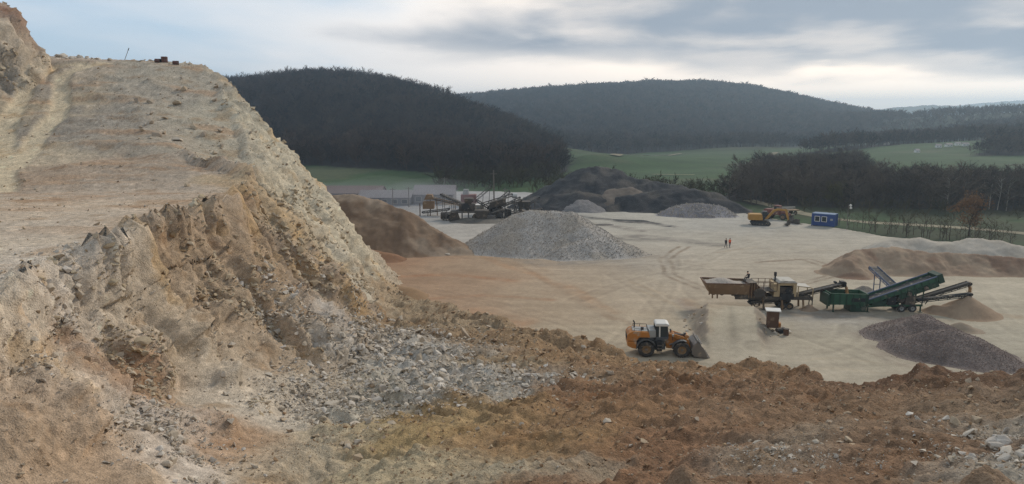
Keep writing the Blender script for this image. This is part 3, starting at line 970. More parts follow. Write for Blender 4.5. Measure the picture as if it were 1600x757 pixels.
o_mead = tag(link('valley_meadow', np_mesh('valley_meadow', a_, b_, c_), None, m_mead), kind='structure')
for nm, pl in (('wooded_hill', POLY_L), ('wooded_hill', POLY_M)):
    a_, b_, c_ = compact(Vall, Fv[in_poly(vx, vy, pl)[Fv].all(1)], np.clip(C, .005, .5))
    tag(link(nm, np_mesh(nm, a_, b_, c_), None, m_mead), kind='structure')


# far ridges beyond the valley
def far_ridge(px, Yd, depth, sd):
    us = np.arange(px[0][0], px[-1][0] + 1, 2.0)
    vs = np.interp(us, [p[0] for p in px], [p[1] for p in px])
    rows = []
    top = np.array([atY(u, v, Yd) for u, v in zip(us, vs)])
    bump_ = 5 * fbm(P3(top[:, 0], top[:, 1], s=28.), 3, sd, .6) + 8 * fbm(P3(top[:, 0], top[:, 1], s=300.), 3, sd + 3)
    prof = [(-1, 0), (-.8, .15), (-.6, .38), (-.4, .64), (-.2, .87), (-.08, .97), (0, 1), (.2, .9), (.6, .5), (1, 0)]
    for t, k in prof:
        r = top.copy()
        r[:, 1] += t * depth
        r[:, 2] = -20 + (top[:, 2] + 20) * k + bump_ * (.4 + .6 * k) + (6 * fbm(P3(r[:, 0], r[:, 1], s=60.), 3, sd + 5) if t < 0 else 0)
        rows.append(r)
    Vv = np.concatenate(rows)
    cc = np.tile(np.array(lin(72, 74, 62)), (len(Vv), 1)) * (1 + .3 * fbm(P3(Vv[:, 0], Vv[:, 1], s=90.), 3, sd + 9))[:, None]
    return tag(link('distant_hill', np_mesh('distant_hill', Vv, grid_faces(len(prof), len(us)), cc), None, m_mead), kind='structure')


far_ridge([(1180, 200), (1280, 180), (1340, 170), (1400, 183), (1450, 205), (1480, 240)], 1800, 350, 121)
far_ridge([(1250, 210), (1330, 178), (1380, 170), (1440, 165), (1500, 166), (1560, 170), (1620, 175), (1700, 172)], 2600, 450, 122)
far_ridge([(1300, 200), (1420, 180), (1500, 165), (1560, 159), (1620, 154), (1750, 154), (1900, 160)], 3900, 700, 123)

# ================================================================== STONES
def stone_mesh(name, sd, sub=2, flat=.7, rough=.35):
    "an angular broken stone: the hull of a handful of points, edges knocked off"
    r = random.Random(sd)
    bm = bmesh.new()
    n = 9 if sub == 1 else 13
    sx, sy, sz = r.uniform(.8, 1.25), r.uniform(.6, .95), flat * r.uniform(.6, 1.0)
    for _ in range(n):
        d = Vector((r.gauss(0, 1), r.gauss(0, 1), r.gauss(0, 1))).normalized() * r.uniform(.46, .6)
        bm.verts.new((d.x * sx, d.y * sy, d.z * sz))
    g = bmesh.ops.convex_hull(bm, input=bm.verts)
    bmesh.ops.delete(bm, geom=[v for v in bm.verts if not v.link_faces], context='VERTS')
    if sub > 1:
        bmesh.ops.bevel(bm, geom=bm.edges[:], offset=.025, segments=1, affect='EDGES', profile=.5)
        bmesh.ops.triangulate(bm, faces=bm.faces)
    me = bpy.data.meshes.new(name)
    bm.to_mesh(me)
    bm.free()
    return me


M_ST_PALE = stone_mat('stone_pale', [lin(212, 202, 186), lin(190, 178, 160), lin(220, 212, 200), lin(174, 160, 140), lin(204, 190, 170), lin(198, 190, 180)])
M_ST_TAN = stone_mat('stone_tan', [lin(178, 156, 128), lin(192, 176, 152), lin(164, 138, 108), lin(204, 192, 174), lin(156, 134, 110), lin(188, 168, 140)])
M_CLOD = stone_mat('soil_clod', [lin(168, 138, 106), lin(154, 124, 94), lin(180, 152, 120), lin(148, 120, 94), lin(192, 174, 150)])
ST_PALE = [stone_mesh('stone', 100 + i, 2) for i in range(6)]
ST_TAN = [stone_mesh('stone', 200 + i, 2) for i in range(6)]
SM_PALE = [proto('pale_chip', stone_mesh('chip', 300 + i, 1), M_ST_PALE) for i in range(4)]
SM_TAN = [proto('tan_chip', stone_mesh('chip', 320 + i, 1), M_ST_TAN) for i in range(4)]
SM_GREY = [proto('grey_chip', stone_mesh('chip', 360 + i, 1), stone_mat('gravel_grey%d' % i, [lin(158, 150, 140), lin(184, 176, 166), lin(170, 160, 148)])) for i in range(3)]
SM_BROWN = [proto('brown_chip', stone_mesh('chip', 370 + i, 1), stone_mat('gravel_brown%d' % i, [lin(122, 106, 98), lin(162, 146, 136), lin(140, 122, 112)])) for i in range(3)]
SM_CLOD = [proto('soil_clod', stone_mesh('clod', 340 + i, 1, .85), M_CLOD) for i in range(4)]
for me in ST_PALE: me.materials.append(M_ST_PALE)
for me in ST_TAN: me.materials.append(M_ST_TAN)


def ang_dens(weights, n):
    w = np.clip(weights, 0, None) * np.linalg.norm(TV[:, :2], axis=1) ** 1.0   # cells grow with distance squared; seen size shrinks
    return RNG.choice(len(TV), n, p=w / w.sum())


def near(px, rad):
    h = hit(*px)
    return np.exp(-((np.linalg.norm(TV - h, axis=1)) / rad) ** 2)


vis = (TV[:, 2] > .2) & (TV[:, 1] < 128) & (np.abs(TV[:, 0]) < TV[:, 1] * .72 + 3)
talus = sum(near(p, r) for p, r in (((500, 525), 5), ((450, 500), 3.5), ((600, 535), 5.5), ((655, 555), 5), ((690, 590), 3.5), ((750, 610), 2.5), ((560, 610), 5), ((500, 640), 3.5), ((840, 600), 2.5), ((640, 640), 3)))
palez = sum(near(p, r) for p, r in (((250, 650), 2.2), ((265, 700), 2.0), ((275, 740), 1.6), ((1580, 735), 2.2), ((1550, 690), 1.8), ((1220, 720), 1.8), ((150, 445), 2.0), ((50, 500), 2.0), ((20, 580), 1.6), ((250, 690), 2)))
nz = fbm(TV / 2.5, 3, 131)
nz2 = fbm(TV / 1.0, 2, 132)


def place(n, weights, smin, smax_, alpha, sd):
    i = ang_dens(weights * vis, n)
    p = TV[i] + RNG.normal(0, .02, (n, 3))
    s = smin * (1 - RNG.random(n)) ** (-1 / alpha)
    s = np.minimum(s, smax_)
    d = np.linalg.norm(TV[i][:, :2], axis=1)
    s = s * np.clip(d / 40, .55, 1.5)
    p = p + TN[i] * (s * .12)[:, None]
    rot = RNG.uniform(0, 6.28, (n, 3)); rot[:, :2] = RNG.normal(0, .5, (n, 2))
    return p, rot, np.repeat(s[:, None], 3, 1) * RNG.uniform(.75, 1.25, (n, 3))


n = 30000
p, r, s = place(n, np.clip(talus, 0, 1.2) * sstep(nz + .6 * nz2 + talus * .5, -.35, .5) + .9 * palez * (nz2 > -.2), .06, .45, 2.0, 1)
scatter('grey_rubble', p, r, s, RNG.integers(0, 4, n), SM_PALE, o_spoil)
n = 20000
p, r, s = place(n, .03 + T_STEEP * T_CL * (.4 + nz) + 1.2 * near((90, 680), 6) * (.5 + nz2) + .35 * (1 - T_CL) + .45 * (T_CL * (1 - T_STEEP)) * sstep(nz + .3 * sstep(TV[:, 1], 70, 100), .1, .5), .045, .34, 2.1, 2)
scatter('loose_chips', p, r, s, RNG.integers(0, 4, n), SM_TAN, o_cliff)
n = 30000
p, r, s = place(n, (1 - T_CL) * (.5 + nz) * (1 - np.clip(talus, 0, .8)), .055, .34, 2.3, 3)
scatter('soil_clods', p, r, s, RNG.integers(0, 4, n), SM_CLOD, o_spoil)

# blocks of bedrock that stick out of the quarry face, in patches
M_BED = stone_mat('bedrock', [tuple(k * 1.0 for k in lin(*c)) for c in ((176, 158, 130), (192, 178, 152), (164, 138, 104), (184, 170, 146), (172, 148, 116), (198, 186, 166))], 5.0)
SM_BED = [proto('bedrock_block', stone_mesh('block', 380 + i, 2, .8), M_BED) for i in range(6)]
n = 9000
bw = (1 + 1.5 * near((110, 640), 6)) * T_CL * sstep(T_STEEP, .3, .9) * sstep(fbm(TV / 4.5, 3, 133) + .25 * fbm(TV / 1.3, 2, 134), .0, .35)
p, r, s = place(n, bw, .11, .55, 2.3, 4)
r[:, 0] = RNG.normal(.35, .4, n); r[:, 1] = RNG.normal(.25, .4, n); r[:, 2] = RNG.normal(.8, .8, n)
s[:, 0] *= 1.25
p -= np.stack([s[:, 0] * .18, s[:, 0] * 0, s[:, 0] * .16], 1)
scatter('bedrock_blocks', p, r, s, RNG.integers(0, 6, n), SM_BED, o_cliff)

# single stones, the largest ones in view
from mathutils.kdtree import KDTree
_kd = KDTree(len(TV) // 3 + 1)
for i in range(0, len(TV), 3):
    _kd.insert(TV[i], i)
_kd.balance()


def ground_at(u, v):
    h = hit(u, v)
    if h is None or h[2] <= 0.05:
        return None
    co, i, d = _kd.find(h)
    return Vector(TV[i]), Vector(TN[i])


def put_stone(u, v, size, meshes, parent, sq=(1, 1, 1), sink=.15):
    g = ground_at(u, v)
    if g is None:
        return None
    o = bpy.data.objects.new('stone', random.choice(meshes))
    COL.objects.link(o)
    o.parent = parent
    o.location = g[0] + g[1] * size * (.3 - sink)
    o.rotation_euler = (random.gauss(0, .45), random.gauss(0, .45), random.uniform(0, 6.28))
    o.scale = tuple(size * k * random.uniform(.8, 1.2) for k in sq)
    return o


SG = [  # middle of the patch in the photo, half sizes, count, stone size range, tone, parent
    ((600, 545), (80, 45), 55, (.45, 1.0), ST_PALE, o_spoil), ((690, 595), (70, 35), 40, (.4, .9), ST_PALE, o_spoil), ((560, 640), (60, 50), 34, (.35, .8), ST_PALE, o_spoil),
    ((520, 690), (50, 50), 14, (.3, .6), ST_TAN, o_spoil), ((640, 545), (30, 20), 8, (.8, 1.4), ST_PALE, o_spoil),
    ((255, 690), (35, 55), 26, (.22, .5), ST_PALE, o_cliff), ((100, 470), (80, 26), 16, (.4, .9), ST_PALE, o_cliff), ((20, 570), (25, 50), 8, (.3, .6), ST_PALE, o_cliff),
    ((200, 560), (160, 90), 12, (.25, .6), ST_TAN, o_cliff), ((400, 440), (90, 60), 14, (.4, 1.0), ST_TAN, o_cliff), ((300, 360), (60, 30), 8, (.4, .9), ST_TAN, o_cliff),
    ((1570, 720), (40, 35), 22, (.28, .6), ST_PALE, o_spoil), ((1540, 650), (50, 30), 8, (.25, .5), ST_TAN, o_spoil), ((1320, 665), (120, 50), 9, (.25, .5), ST_TAN, o_spoil),
    ((1210, 720), (50, 30), 8, (.2, .4), ST_PALE, o_spoil), ((830, 600), (40, 20), 12, (.35, .7), ST_PALE, o_spoil), ((950, 640), (150, 70), 10, (.25, .5), ST_TAN, o_spoil),
    ((230, 150), (60, 50), 8, (.6, 1.4), ST_TAN, o_cliff), ((330, 210), (70, 70), 10, (.6, 1.4), ST_TAN, o_cliff), ((230, 205), (30, 15), 7, (.5, 1.0), ST_TAN, o_cliff)]
for (cu, cv_), (hu, hv), cnt, (s0, s1), ms, par in SG:
    for _ in range(cnt):
        put_stone(cu + random.gauss(0, .5) * hu, cv_ + random.gauss(0, .5) * hv, random.uniform(s0, s1) ** 1.0, ms, par)
# blocks lined up along the ridge top
for i in range(34):
    u = random.uniform(80, 182) if i < 26 else random.uniform(205, 330)
    for v in range(70, 130):
        h_ = hit(u, v)
        if h_ is not None and h_[2] > 5:
            break
    co, i_, d_ = _kd.find(h_)
    s = random.uniform(.5, 1.5) if i < 26 else random.uniform(.4, .9)
    o = link('stone', random.choice(ST_PALE), o_cliff)
    o.location = co + Vector((0, 0, s * .12)); o.scale = (s * 1.2, s, s)
    o.rotation_euler = (random.gauss(0, .3), random.gauss(0, .3), random.uniform(0, 6))
# long slabs in the rubble
for u, v, s in ((665, 545, 1.8), (680, 538, 1.5), (655, 538, 1.4), (540, 640, .9), (556, 648, .9)):
    put_stone(u, v, s, ST_PALE, o_spoil, (1.2, .8, .5))
# two boulders that stand out by themselves
for u, v, s, ms, lab in ((728, 536, 1.75, ST_TAN, 'pale tan boulder lying alone on the brown slope beyond the grey rubble'),
                         (1518, 684, .62, ST_PALE, 'rounded grey boulder above the rock pile in the lower right corner')):
    b = put_stone(u, v, s, ms, None, (1.25, .9, .75), .1)
    b.name = 'boulder'
    tag(b, lab, 'boulder')


# ================================================================== HEAPS
def heap(name, ridge, slope, label, cols, group=None, noise_amp=.25, res=.35, seed=1, cat='heap', stone=None, base=0.0, rnd=1.0, material=None, terr=None, chips=None):
    "a heap of loose material: ridge = polylines of crest points (x, y, z); falls away at its angle of repose"
    pls = ridge if isinstance(ridge[0][0], (tuple, list, np.ndarray)) else [ridge]
    P = np.array([q for pl in pls for q in pl], float)
    rad = (P[:, 2].max() - base) / slope + 3
    x0, y0 = P[:, :2].min(0) - rad; x1, y1 = P[:, :2].max(0) + rad
    nx, ny = int((x1 - x0) / res) + 2, int((y1 - y0) / res) + 2
    X, Y = np.meshgrid(np.linspace(x0, x1, nx), np.linspace(y0, y1, ny))
    X, Y = X.ravel(), Y.ravel()
    wx = fbm(P3(X, Y, s=4.), 3, seed) * noise_amp * 2.2
    wy = fbm(P3(X, Y, s=4.), 3, seed + 1) * noise_amp * 2.2
    z = np.full(len(X), -9.)
    for pl in pls:
        pl = np.array(pl, float)
        if len(pl) == 1:
            pl = np.concatenate([pl, pl + .01])
        for a, b in zip(pl[:-1], pl[1:]):
            ab = (b - a)[:2]
            t = np.clip(((X + wx - a[0]) * ab[0] + (Y + wy - a[1]) * ab[1]) / max(ab @ ab, 1e-9), 0, 1)
            d = np.hypot(X + wx - a[0] - t * ab[0], Y + wy - a[1] - t * ab[1])
            zs = a[2] + (b[2] - a[2]) * t - slope * (np.sqrt(d * d + rnd * rnd) - rnd)
            z = smax(z, zs, .35)
    # spread foot
    h = z - base
    z = base + np.where(h < .25, .25 * np.exp(np.clip((h - .25) / .25, -6, 0)), h) - .06
    up = sstep(z - base, .05, .8)
    r1 = fbm(P3(X, Y, z, 1.6), 4, seed + 2, .55)
    z = z + up * noise_amp * .5 * r1 + up * noise_amp * .25 * fbm(P3(X, Y, z, .5), 2, seed + 3, .6, 'billow')
    if terr is not None:
        z = z + terr(X, Y)
    Vh = np.stack([X, Y, z], 1)
    Fh = grid_faces(ny, nx)
    ok = (z > base - .02) if terr is None else (h > -1.2)
    Fh = Fh[ok[Fh].any(1)]
    cols = [tuple((.3 * c[0] + .55 * c[1] + .15 * c[2]) * .22 + k * .74 for k in c) for c in cols]
    t = sstep(fbm(Vh / 3.0, 4, seed + 5, .6), -.35, .35)[:, None]
    C = np.array(lin(*cols[0], LK)) * (1 - t) + np.array(lin(*cols[1], LK)) * t
    if len(cols) > 2:
        k = sstep(fbm(Vh / 5.0, 3, seed + 6, .5), .08, .4)[:, None]
        C = C * (1 - k) + np.array(lin(*cols[2], LK)) * k
    C = C * (1 + .12 * fbm(Vh / .5, 2, seed + 7))[:, None]
    org = np.array([P[:, 0].mean(), P[:, 1].mean(), 0])
    a_, b_, c_ = compact(Vh - org, Fh, np.clip(C, .01, .7))
    me = np_mesh(name, a_, b_, c_)
    o = link(name, me, None, material or M_GRAVEL)
    o.location = org
    if chips:
        n, c0, c1, pr = chips
        w = np.clip(a_[:, 2] * 2, .10, 1)
        i = RNG.choice(len(a_), n, p=w / w.sum())
        q = a_[i] + np.stack([RNG.uniform(-.5, .5, n) * res, RNG.uniform(-.5, .5, n) * res, np.full(n, .02)], 1)
        sc = RNG.uniform(c0, c1, n)
        scatter('loose_stones', q, RNG.uniform(0, 6.28, (n, 3)), np.repeat(sc[:, None], 3, 1), RNG.integers(0, len(pr), n), pr, o)
    return tag(o, label, cat, group)


M_GRAVEL = earth('loose_gravel', .30, 5.0, 11.0, .9, .12)
M_SAND = earth('loose_sand', .10, 1.6, 8.0, .4, .05)


def A(*pp):
    return [atY(*p) for p in pp]


heap('sand_heap', A((490, 312, 141), (515, 306, 140), (550, 303, 139), (590, 313, 138), (630, 326, 137), (660, 346, 135.5), (690, 366, 134), (715, 380, 133), (735, 390, 132)), .78,
     'tall brown sand heap sloping down right beside the quarry cliff', [(122, 96, 72), (140, 114, 88), (152, 130, 106)], seed=201, noise_amp=.5, material=M_SAND, res=.3, cat='sand heap')
heap('soil_heap', A((545, 392, 126), (570, 388, 126.5), (610, 396, 126)), .6, 'low red brown soil mound at the foot of the tall sand heap', [(134, 92, 62), (150, 108, 76)], seed=205, material=M_SAND, cat='soil heap')
heap('soil_heap', A((612, 444, 100), (632, 448, 100)), .6, 'small cone of tan soil beside the foot of the cliff', [(164, 130, 94), (150, 116, 80)], seed=207, material=M_SAND, cat='soil heap')
heap('gravel_heap', [A((806, 334, 138), (830, 329, 138), (865, 330, 138), (892, 332, 137.5)), A((892, 332, 137.5), (910, 352, 134), (945, 371, 131.5)), A((880, 384, 128.3), (915, 374, 130), (950, 371, 131.5), (985, 384, 131))], .62,
     'large grey gravel heap with a lower lobe in the middle of the yard', [(160, 152, 142), (174, 166, 156), (168, 156, 140)], seed=211, noise_amp=.3, res=.28, rnd=.6, chips=(9000, .10, .28, SM_GREY), cat='gravel heap')
M_DARK = earth('dark_waste', .22, 2.0, 8.0, .8, .12)
heap('dark_heap', [A((870, 291, 201), (888, 279, 203), (905, 264, 205), (930, 260, 206), (960, 265, 206), (985, 276, 204), (1020, 284, 203), (1060, 290, 201))], .62, 'tall near black spoil heap with a pale tan patch on its flank',
     [(62, 62, 64), (74, 72, 72), (92, 86, 80)], seed=221, noise_amp=.8, res=.5, material=M_DARK, cat='spoil heap')
heap('tan_heap', A((950, 296, 197), (985, 293, 197.5), (995, 298, 197)), .6, 'pale tan patch of sand dumped against the black heap', [(122, 108, 94), (108, 96, 84)], seed=223, noise_amp=.5, res=.4, material=M_SAND, cat='sand heap')
heap('dark_heap', [A((874, 304, 195), (900, 299, 195), (960, 307, 194), (1000, 303, 193), (1040, 297, 193), (1085, 294, 193), (1112, 300, 192), (1140, 316, 189))], .55, 'long low black spoil ridge in front of the tall dark heap',
     [(58, 58, 60), (70, 68, 68), (84, 78, 72)], seed=225, noise_amp=.7, res=.45, material=M_DARK, cat='spoil heap')
heap('dark_heap', A((1148, 321, 189), (1165, 331, 187)), .6, 'small black mound right of the pale grey heap', [(54, 54, 56), (64, 62, 62)], seed=228, noise_amp=.4, material=M_DARK, cat='spoil heap')
heap('gravel_heap', [A((1050, 326, 181), (1072, 319, 182), (1095, 318, 182), (1120, 322, 181.5), (1138, 333, 179))], .6, 'pale mauve grey gravel heap dumped against the black ridge', [(132, 126, 128), (150, 144, 144), (118, 112, 112)], seed=231, noise_amp=.5, res=.35, chips=(1500, .2, .5, SM_GREY), cat='gravel heap')
heap('gravel_heap', A((905, 312, 190.5), (918, 313, 190)), .6, 'small grey gravel heap half sunk in the long black ridge', [(120, 116, 114), (134, 128, 124)], seed=233, noise_amp=.4, cat='gravel heap')
heap('dark_heap', A((926, 352, 165), (950, 351, 165.5), (975, 357, 163)), .35, 'low dark grey windrow on the yard behind the gravel heap', [(112, 104, 96), (92, 86, 80)], seed=235, noise_amp=.3, material=M_DARK, cat='windrow')
heap('dark_heap', A((965, 343, 173), (1000, 345, 171.5), (1030, 349, 169)), .3, 'thin black windrow on the pale yard below the dark heaps', [(66, 66, 66), (78, 76, 74)], seed=236, noise_amp=.3, material=M_DARK, cat='windrow')
heap('sand_heap', [A((1345, 392, 118), (1395, 386, 119), (1440, 392, 118)), A((1430, 396, 117), (1480, 394, 118), (1530, 398, 117), (1580, 402, 116), (1640, 404, 115)), A((1345, 392, 118), (1325, 405, 115))], .6,
     'broad brown sand heap with scalloped front at the right edge', [(146, 118, 92), (160, 134, 106), (134, 102, 78)], seed=241, noise_amp=.5, res=.25, rnd=.35, material=M_SAND, cat='sand heap')
heap('sand_heap', [A((1398, 375, 131), (1440, 372, 131), (1475, 380, 129)), A((1478, 381, 127.5), (1520, 373, 127.5), (1560, 376, 126), (1592, 384, 124))], .5, 'pale grey sand bank lying behind the broad brown sand heap', [(176, 164, 146), (162, 150, 132)], seed=245, noise_amp=.4, material=M_SAND, cat='sand heap')
heap('gravel_heap', [A((1395, 506, 82), (1420, 497, 83), (1442, 492, 83.5), (1462, 500, 82)), A((1420, 530, 77), (1455, 519, 76.5), (1490, 517, 76), (1515, 525, 75), (1550, 548, 72.5), (1600, 584, 69.5), (1640, 596, 68))], .52,
     'dark brown grey gravel heap with twin crests at the lower right', [(120, 104, 96), (136, 120, 110), (110, 96, 88)], seed=251, noise_amp=.25, res=.16, rnd=.7, chips=(10000, .06, .17, SM_BROWN), cat='gravel heap')
heap('soil_heap', A((1500, 503, 84.5), (1506, 505, 84.3)), .6, 'tiny tan mound behind the twin crested gravel heap', [(140, 120, 96), (150, 130, 106)], seed=254, res=.2, noise_amp=.12, rnd=.2, material=M_SAND, cat='soil heap')
heap('sand_heap', [A((1514, 462, 91.5)), A((1462, 477, 92), (1500, 480, 91))], .66, 'fresh tan sand cone under the green machine\'s right conveyor', [(160, 132, 102), (148, 120, 92)], seed=256, res=.2, noise_amp=.12, rnd=.25, material=M_SAND, cat='sand heap')
heap('sand_heap', A((1265, 475, 93), (1266, 476, 93)), .75, 'small brown sand cone under the crusher\'s rising conveyor', [(140, 116, 92), (150, 124, 98)], seed=258, res=.15, noise_amp=.1, rnd=.15, material=M_SAND, cat='sand heap')
heap('gravel_heap', A((1350, 446, 102), (1356, 447, 102)), .65, 'small grey gravel cone behind the green screening machine', [(130, 120, 106), (144, 134, 120)], seed=260, res=.2, noise_amp=.12, rnd=.2, cat='gravel heap')

# rocks at the left foot of the tall sand heap
for i in range(26):
    u = random.gauss(545, 9); v = 340 + (u - 520) * 1.1 + random.gauss(0, 14)
    v = min(max(v, 345), 396)
    x, y, z = G(u, v + 2, max(0, (396 - v) * .09))
    s = random.uniform(.5, 1.2)
    o = link('stone', random.choice(ST_PALE), o_floor)
    o.location = (x, y, z + s * .15); o.scale = (s, s, s); o.rotation_euler = (random.random(), random.random(), random.random() * 6)
for u, v, s in ((630, 392, 1.3), (662, 398, 1.2), (598, 385, .9), (572, 384, 1.0), (700, 399, .7)):
    x, y, z = G(u, v)
    o = link('stone', random.choice(ST_PALE), o_floor)
    o.location = (x, y, .2); o.scale = (s * 1.2, s, s * .8)
# rubble along the flanks of the loading ramp
for i in range(34):
    sd = random.choice((-1, 1))
    e = (RAMP_B - RAMP_A); Lr = np.linalg.norm(e); e = e / Lr
    s = random.uniform(.55, 1.02) * Lr; q = sd * (random.uniform(3.0, 5.2))
    x, y = RAMP_A[0] + e[0] * s + e[1] * q, RAMP_A[1] + e[1] * s - e[0] * q
    zf = float(floor_h(np.array([x]), np.array([y]))[0][0])
    k = random.uniform(.18, .55)
    o = link('stone', random.choice(ST_PALE + ST_TAN), o_floor)
    o.location = (x, y, zf + k * .1); o.scale = (k, k, k); o.rotation_euler = (random.random(), random.random(), random.random() * 6)


# ================================================================== TREES
def tube(V, F, p0, p1, r0, r1, n=3):
    d = Vector(p1) - Vector(p0)
    a = d.orthogonal().normalized()
    b = d.normalized().cross(a)
    i = len(V)
    for p, r in ((p0, r0), (p1, r1)):
        for k in range(n):
            t = 2 * math.pi * k / n
            V.append(tuple(Vector(p) + (a * math.cos(t) + b * math.sin(t)) * r))
    for k in range(n):
        F.append((i + k, i + (k + 1) % n, i + n + (k + 1) % n, i + n + k))


def bare_tree(sd, h=11.0, twig=.05, n1=9, n2=4, n3=3, spread=.42, trunk_r=.16, lean=.05, low=.3):
    "returns (trunk and limbs mesh, twig crown mesh): a leafless broadleaf tree"
    r = random.Random(sd)
    V, F, V2, F2 = [], [], [], []
    pts = [Vector((0, 0, -.5))]
    lx, ly = r.uniform(-lean, lean), r.uniform(-lean, lean)
    for k in range(1, 6):
        t = k / 5
        pts.append(Vector((lx * h * t + r.gauss(0, .12), ly * h * t + r.gauss(0, .12), h * .74 * t)))
    for k in range(5):
        tube(V, F, pts[k], pts[k + 1], trunk_r * (1 - k / 5.6), trunk_r * (1 - (k + 1) / 5.6), 5)
    def along(t):
        t = min(max(t, 0), .999) * 5
        k = int(t)
        return pts[k].lerp(pts[k + 1], t - k)
    for i in range(n1):
        t = low + (1 - low) * (i + r.random() * .7) / n1
        p = along(t)
        az = r.uniform(0, 6.28)
        el = r.uniform(.35, 1.0)
        ln = h * spread * (.42 + .62 * math.sin(math.pi * min(.2 + t * .68, .95))) * r.uniform(.7, 1.15)
        d = Vector((math.cos(az) * math.cos(el), math.sin(az) * math.cos(el), math.sin(el)))
        q = p + d * ln
        tube(V, F, p, q, trunk_r * .38 * (1.1 - t * .6), twig * .7, 3)
        for j in range(n2):
            tt = .3 + .7 * (j + r.random()) / n2
            pp = p.lerp(q, tt)
            d2 = (d + Vector((r.gauss(0, .6), r.gauss(0, .6), r.gauss(.25, .45)))).normalized()
            l2 = ln * r.uniform(.3, .55)
            qq = pp + d2 * l2
            tube(V2, F2, pp, qq, twig * .8, twig * .35, 3)
            for k in range(n3):
                p3 = pp.lerp(qq, .25 + .75 * r.random())
                d3 = (d2 + Vector((r.gauss(0, .8), r.gauss(0, .8), r.gauss(.3, .5)))).normalized()
                q3 = p3 + d3 * l2 * r.uniform(.4, .9)
                sd_ = d3.orthogonal().normalized() * twig * .55
                ii = len(V2)
                V2 += [tuple(p3 - sd_), tuple(p3 + sd_), tuple(q3)]
                F2.append((ii, ii + 1, ii + 2))
    return V, F, V2, F2


def py_mesh(name, V, F):
    me = bpy.data.meshes.new(name)
    me.from_pydata(V, [], F)
    return me


def bark(name, c1, c2):
    m = bpy.data.materials.new(name)
    m.use_nodes = True
    nt = m.node_tree
    b = nt.nodes['Principled BSDF']
    oi = N(nt, 'ShaderNodeObjectInfo')
    nt.links.new(mixc(nt, oi.outputs['Random'], c1, c2), b.inputs['Base Color'])
    b.inputs['Roughness'].default_value = .95
    b.inputs['Specular IOR Level'].default_value = .1
    return m


M_BARK = bark('bare_wood', lin(48, 40, 35), lin(92, 76, 64))
M_BARKR = bark('bare_wood_reddish', lin(56, 45, 38), lin(88, 70, 57))
M_BARKL = bark('bare_wood_grey_brown', lin(64, 56, 50), lin(108, 94, 80))
M_BIRCH = bark('birch_wood', lin(150, 140, 128), lin(180, 170, 158))
M_TWIG2 = bark('olive_twigs', lin(66, 62, 46), lin(88, 80, 56))


def forest_protos(n, seed, m, **kw):
    out = []
    for i in range(n):
        V, F, V2, F2 = bare_tree(seed + i, **kw)
        k = len(V)
        me = py_mesh('bare_tree', V + V2, F + [tuple(a + k for a in f) for f in F2])
        out.append(proto('bare_tree', me, m))
    return out


def forest(name, poly, spacing, protos, s0, s1, label, seed, zoff=-.3, thin=None):
    pl = np.array(poly)
    lo, hi = pl.min(0), pl.max(0)
    nx, ny = int((hi[0] - lo[0]) / spacing), int((hi[1] - lo[1]) / spacing)
    X, Y = np.meshgrid(lo[0] + np.arange(nx) * spacing, lo[1] + np.arange(ny) * spacing)
    X = X.ravel() + RNG.uniform(-.5, .5, X.size) * spacing
    Y = Y.ravel() + RNG.uniform(-.5, .5, Y.size) * spacing
    wx, wy = fbm(P3(X, Y, s=18.), 3, seed) * 9, fbm(P3(X, Y, s=18.), 3, seed + 1) * 9
    k = in_poly(X + wx, Y + wy, poly) & (np.abs(X) < Y * .76 + 20) & (Y > floor_edge(X) + 4)
    if thin is not None:
        k &= thin(X, Y)
    X, Y = X[k], Y[k]
    n = len(X)
    p = np.stack([X, Y, valley_h(X, Y) + zoff], 1)
    big = fbm(P3(X, Y, s=30.), 3, seed + 2)
    s = RNG.uniform(s0, s1, n) * (1 + .3 * big) * (1 + .22 * (RNG.random(n) > .96))
    rot = np.zeros((n, 3)); rot[:, 2] = RNG.uniform(0, 6.28, n); rot[:, :2] = RNG.normal(0, .05, (n, 2))
    sc = np.stack([s * RNG.uniform(.85, 1.25, n), s * RNG.uniform(.85, 1.25, n), s], 1)
    o = scatter(name, p, rot, sc, RNG.integers(0, len(protos), n), protos, None)
    return tag(o, label, 'forest'), n


FP1 = forest_protos(6, 400, M_BARK, h=12, twig=.13, n1=13, n2=5, n3=4, spread=.36, low=.18)
FP2 = forest_protos(5, 420, M_BARKR, h=11, twig=.12, n1=12, n2=5, n3=4, spread=.40, low=.12)
FP5 = forest_protos(6, 480, M_BARKL, h=11, twig=.075, n1=13, n2=6, n3=5, spread=.40, low=.12, trunk_r=.15)
FP3 = forest_protos(4, 440, M_BARK, h=12, twig=.30, n1=10, n2=4, n3=4, spread=.40)
FP4 = forest_protos(5, 460, M_TWIG2, h=8, twig=.10, n1=10, n2=5, n3=4, spread=.45, low=.1)
cnts = []
cnts.append(forest('bare_forest', POLY_L, 4.3, FP1 + FP2[:3], .66, 1.14, 'dark leafless forest covering the nearer hill on the left', 501)[1])
cnts.append(forest('bare_forest', POLY_M, 7.0, FP3, .85, 1.15, 'hazy blue grey forest covering the broad hill in the middle', 511)[1])
cnts.append(forest('bare_forest', POLY_R1, 3.3, FP5, .6, .95, 'dark leafless wood on the right behind the blue cabin', 521)[1])
cnts.append(forest('bare_forest', POLY_R2, 5.0, FP3, .6, .95, 'dark belt of trees above the green field on the right', 531)[1])
cnts.append(forest('bare_forest', POLY_R3, 5.5, FP3, .7, 1.1, 'hazy tree belt along the upper right ridge', 541)[1])
cnts.append(forest('bare_forest', POLY_R4, 4.5, FP3, .5, .85, 'dark thicket at the right edge beside the green field', 551)[1])
cnts.append(forest('bare_forest', POLY_R5, 9.0, FP3, .6, 1.0, 'hazy scattered wood between the middle hill and the right ridge', 591)[1])
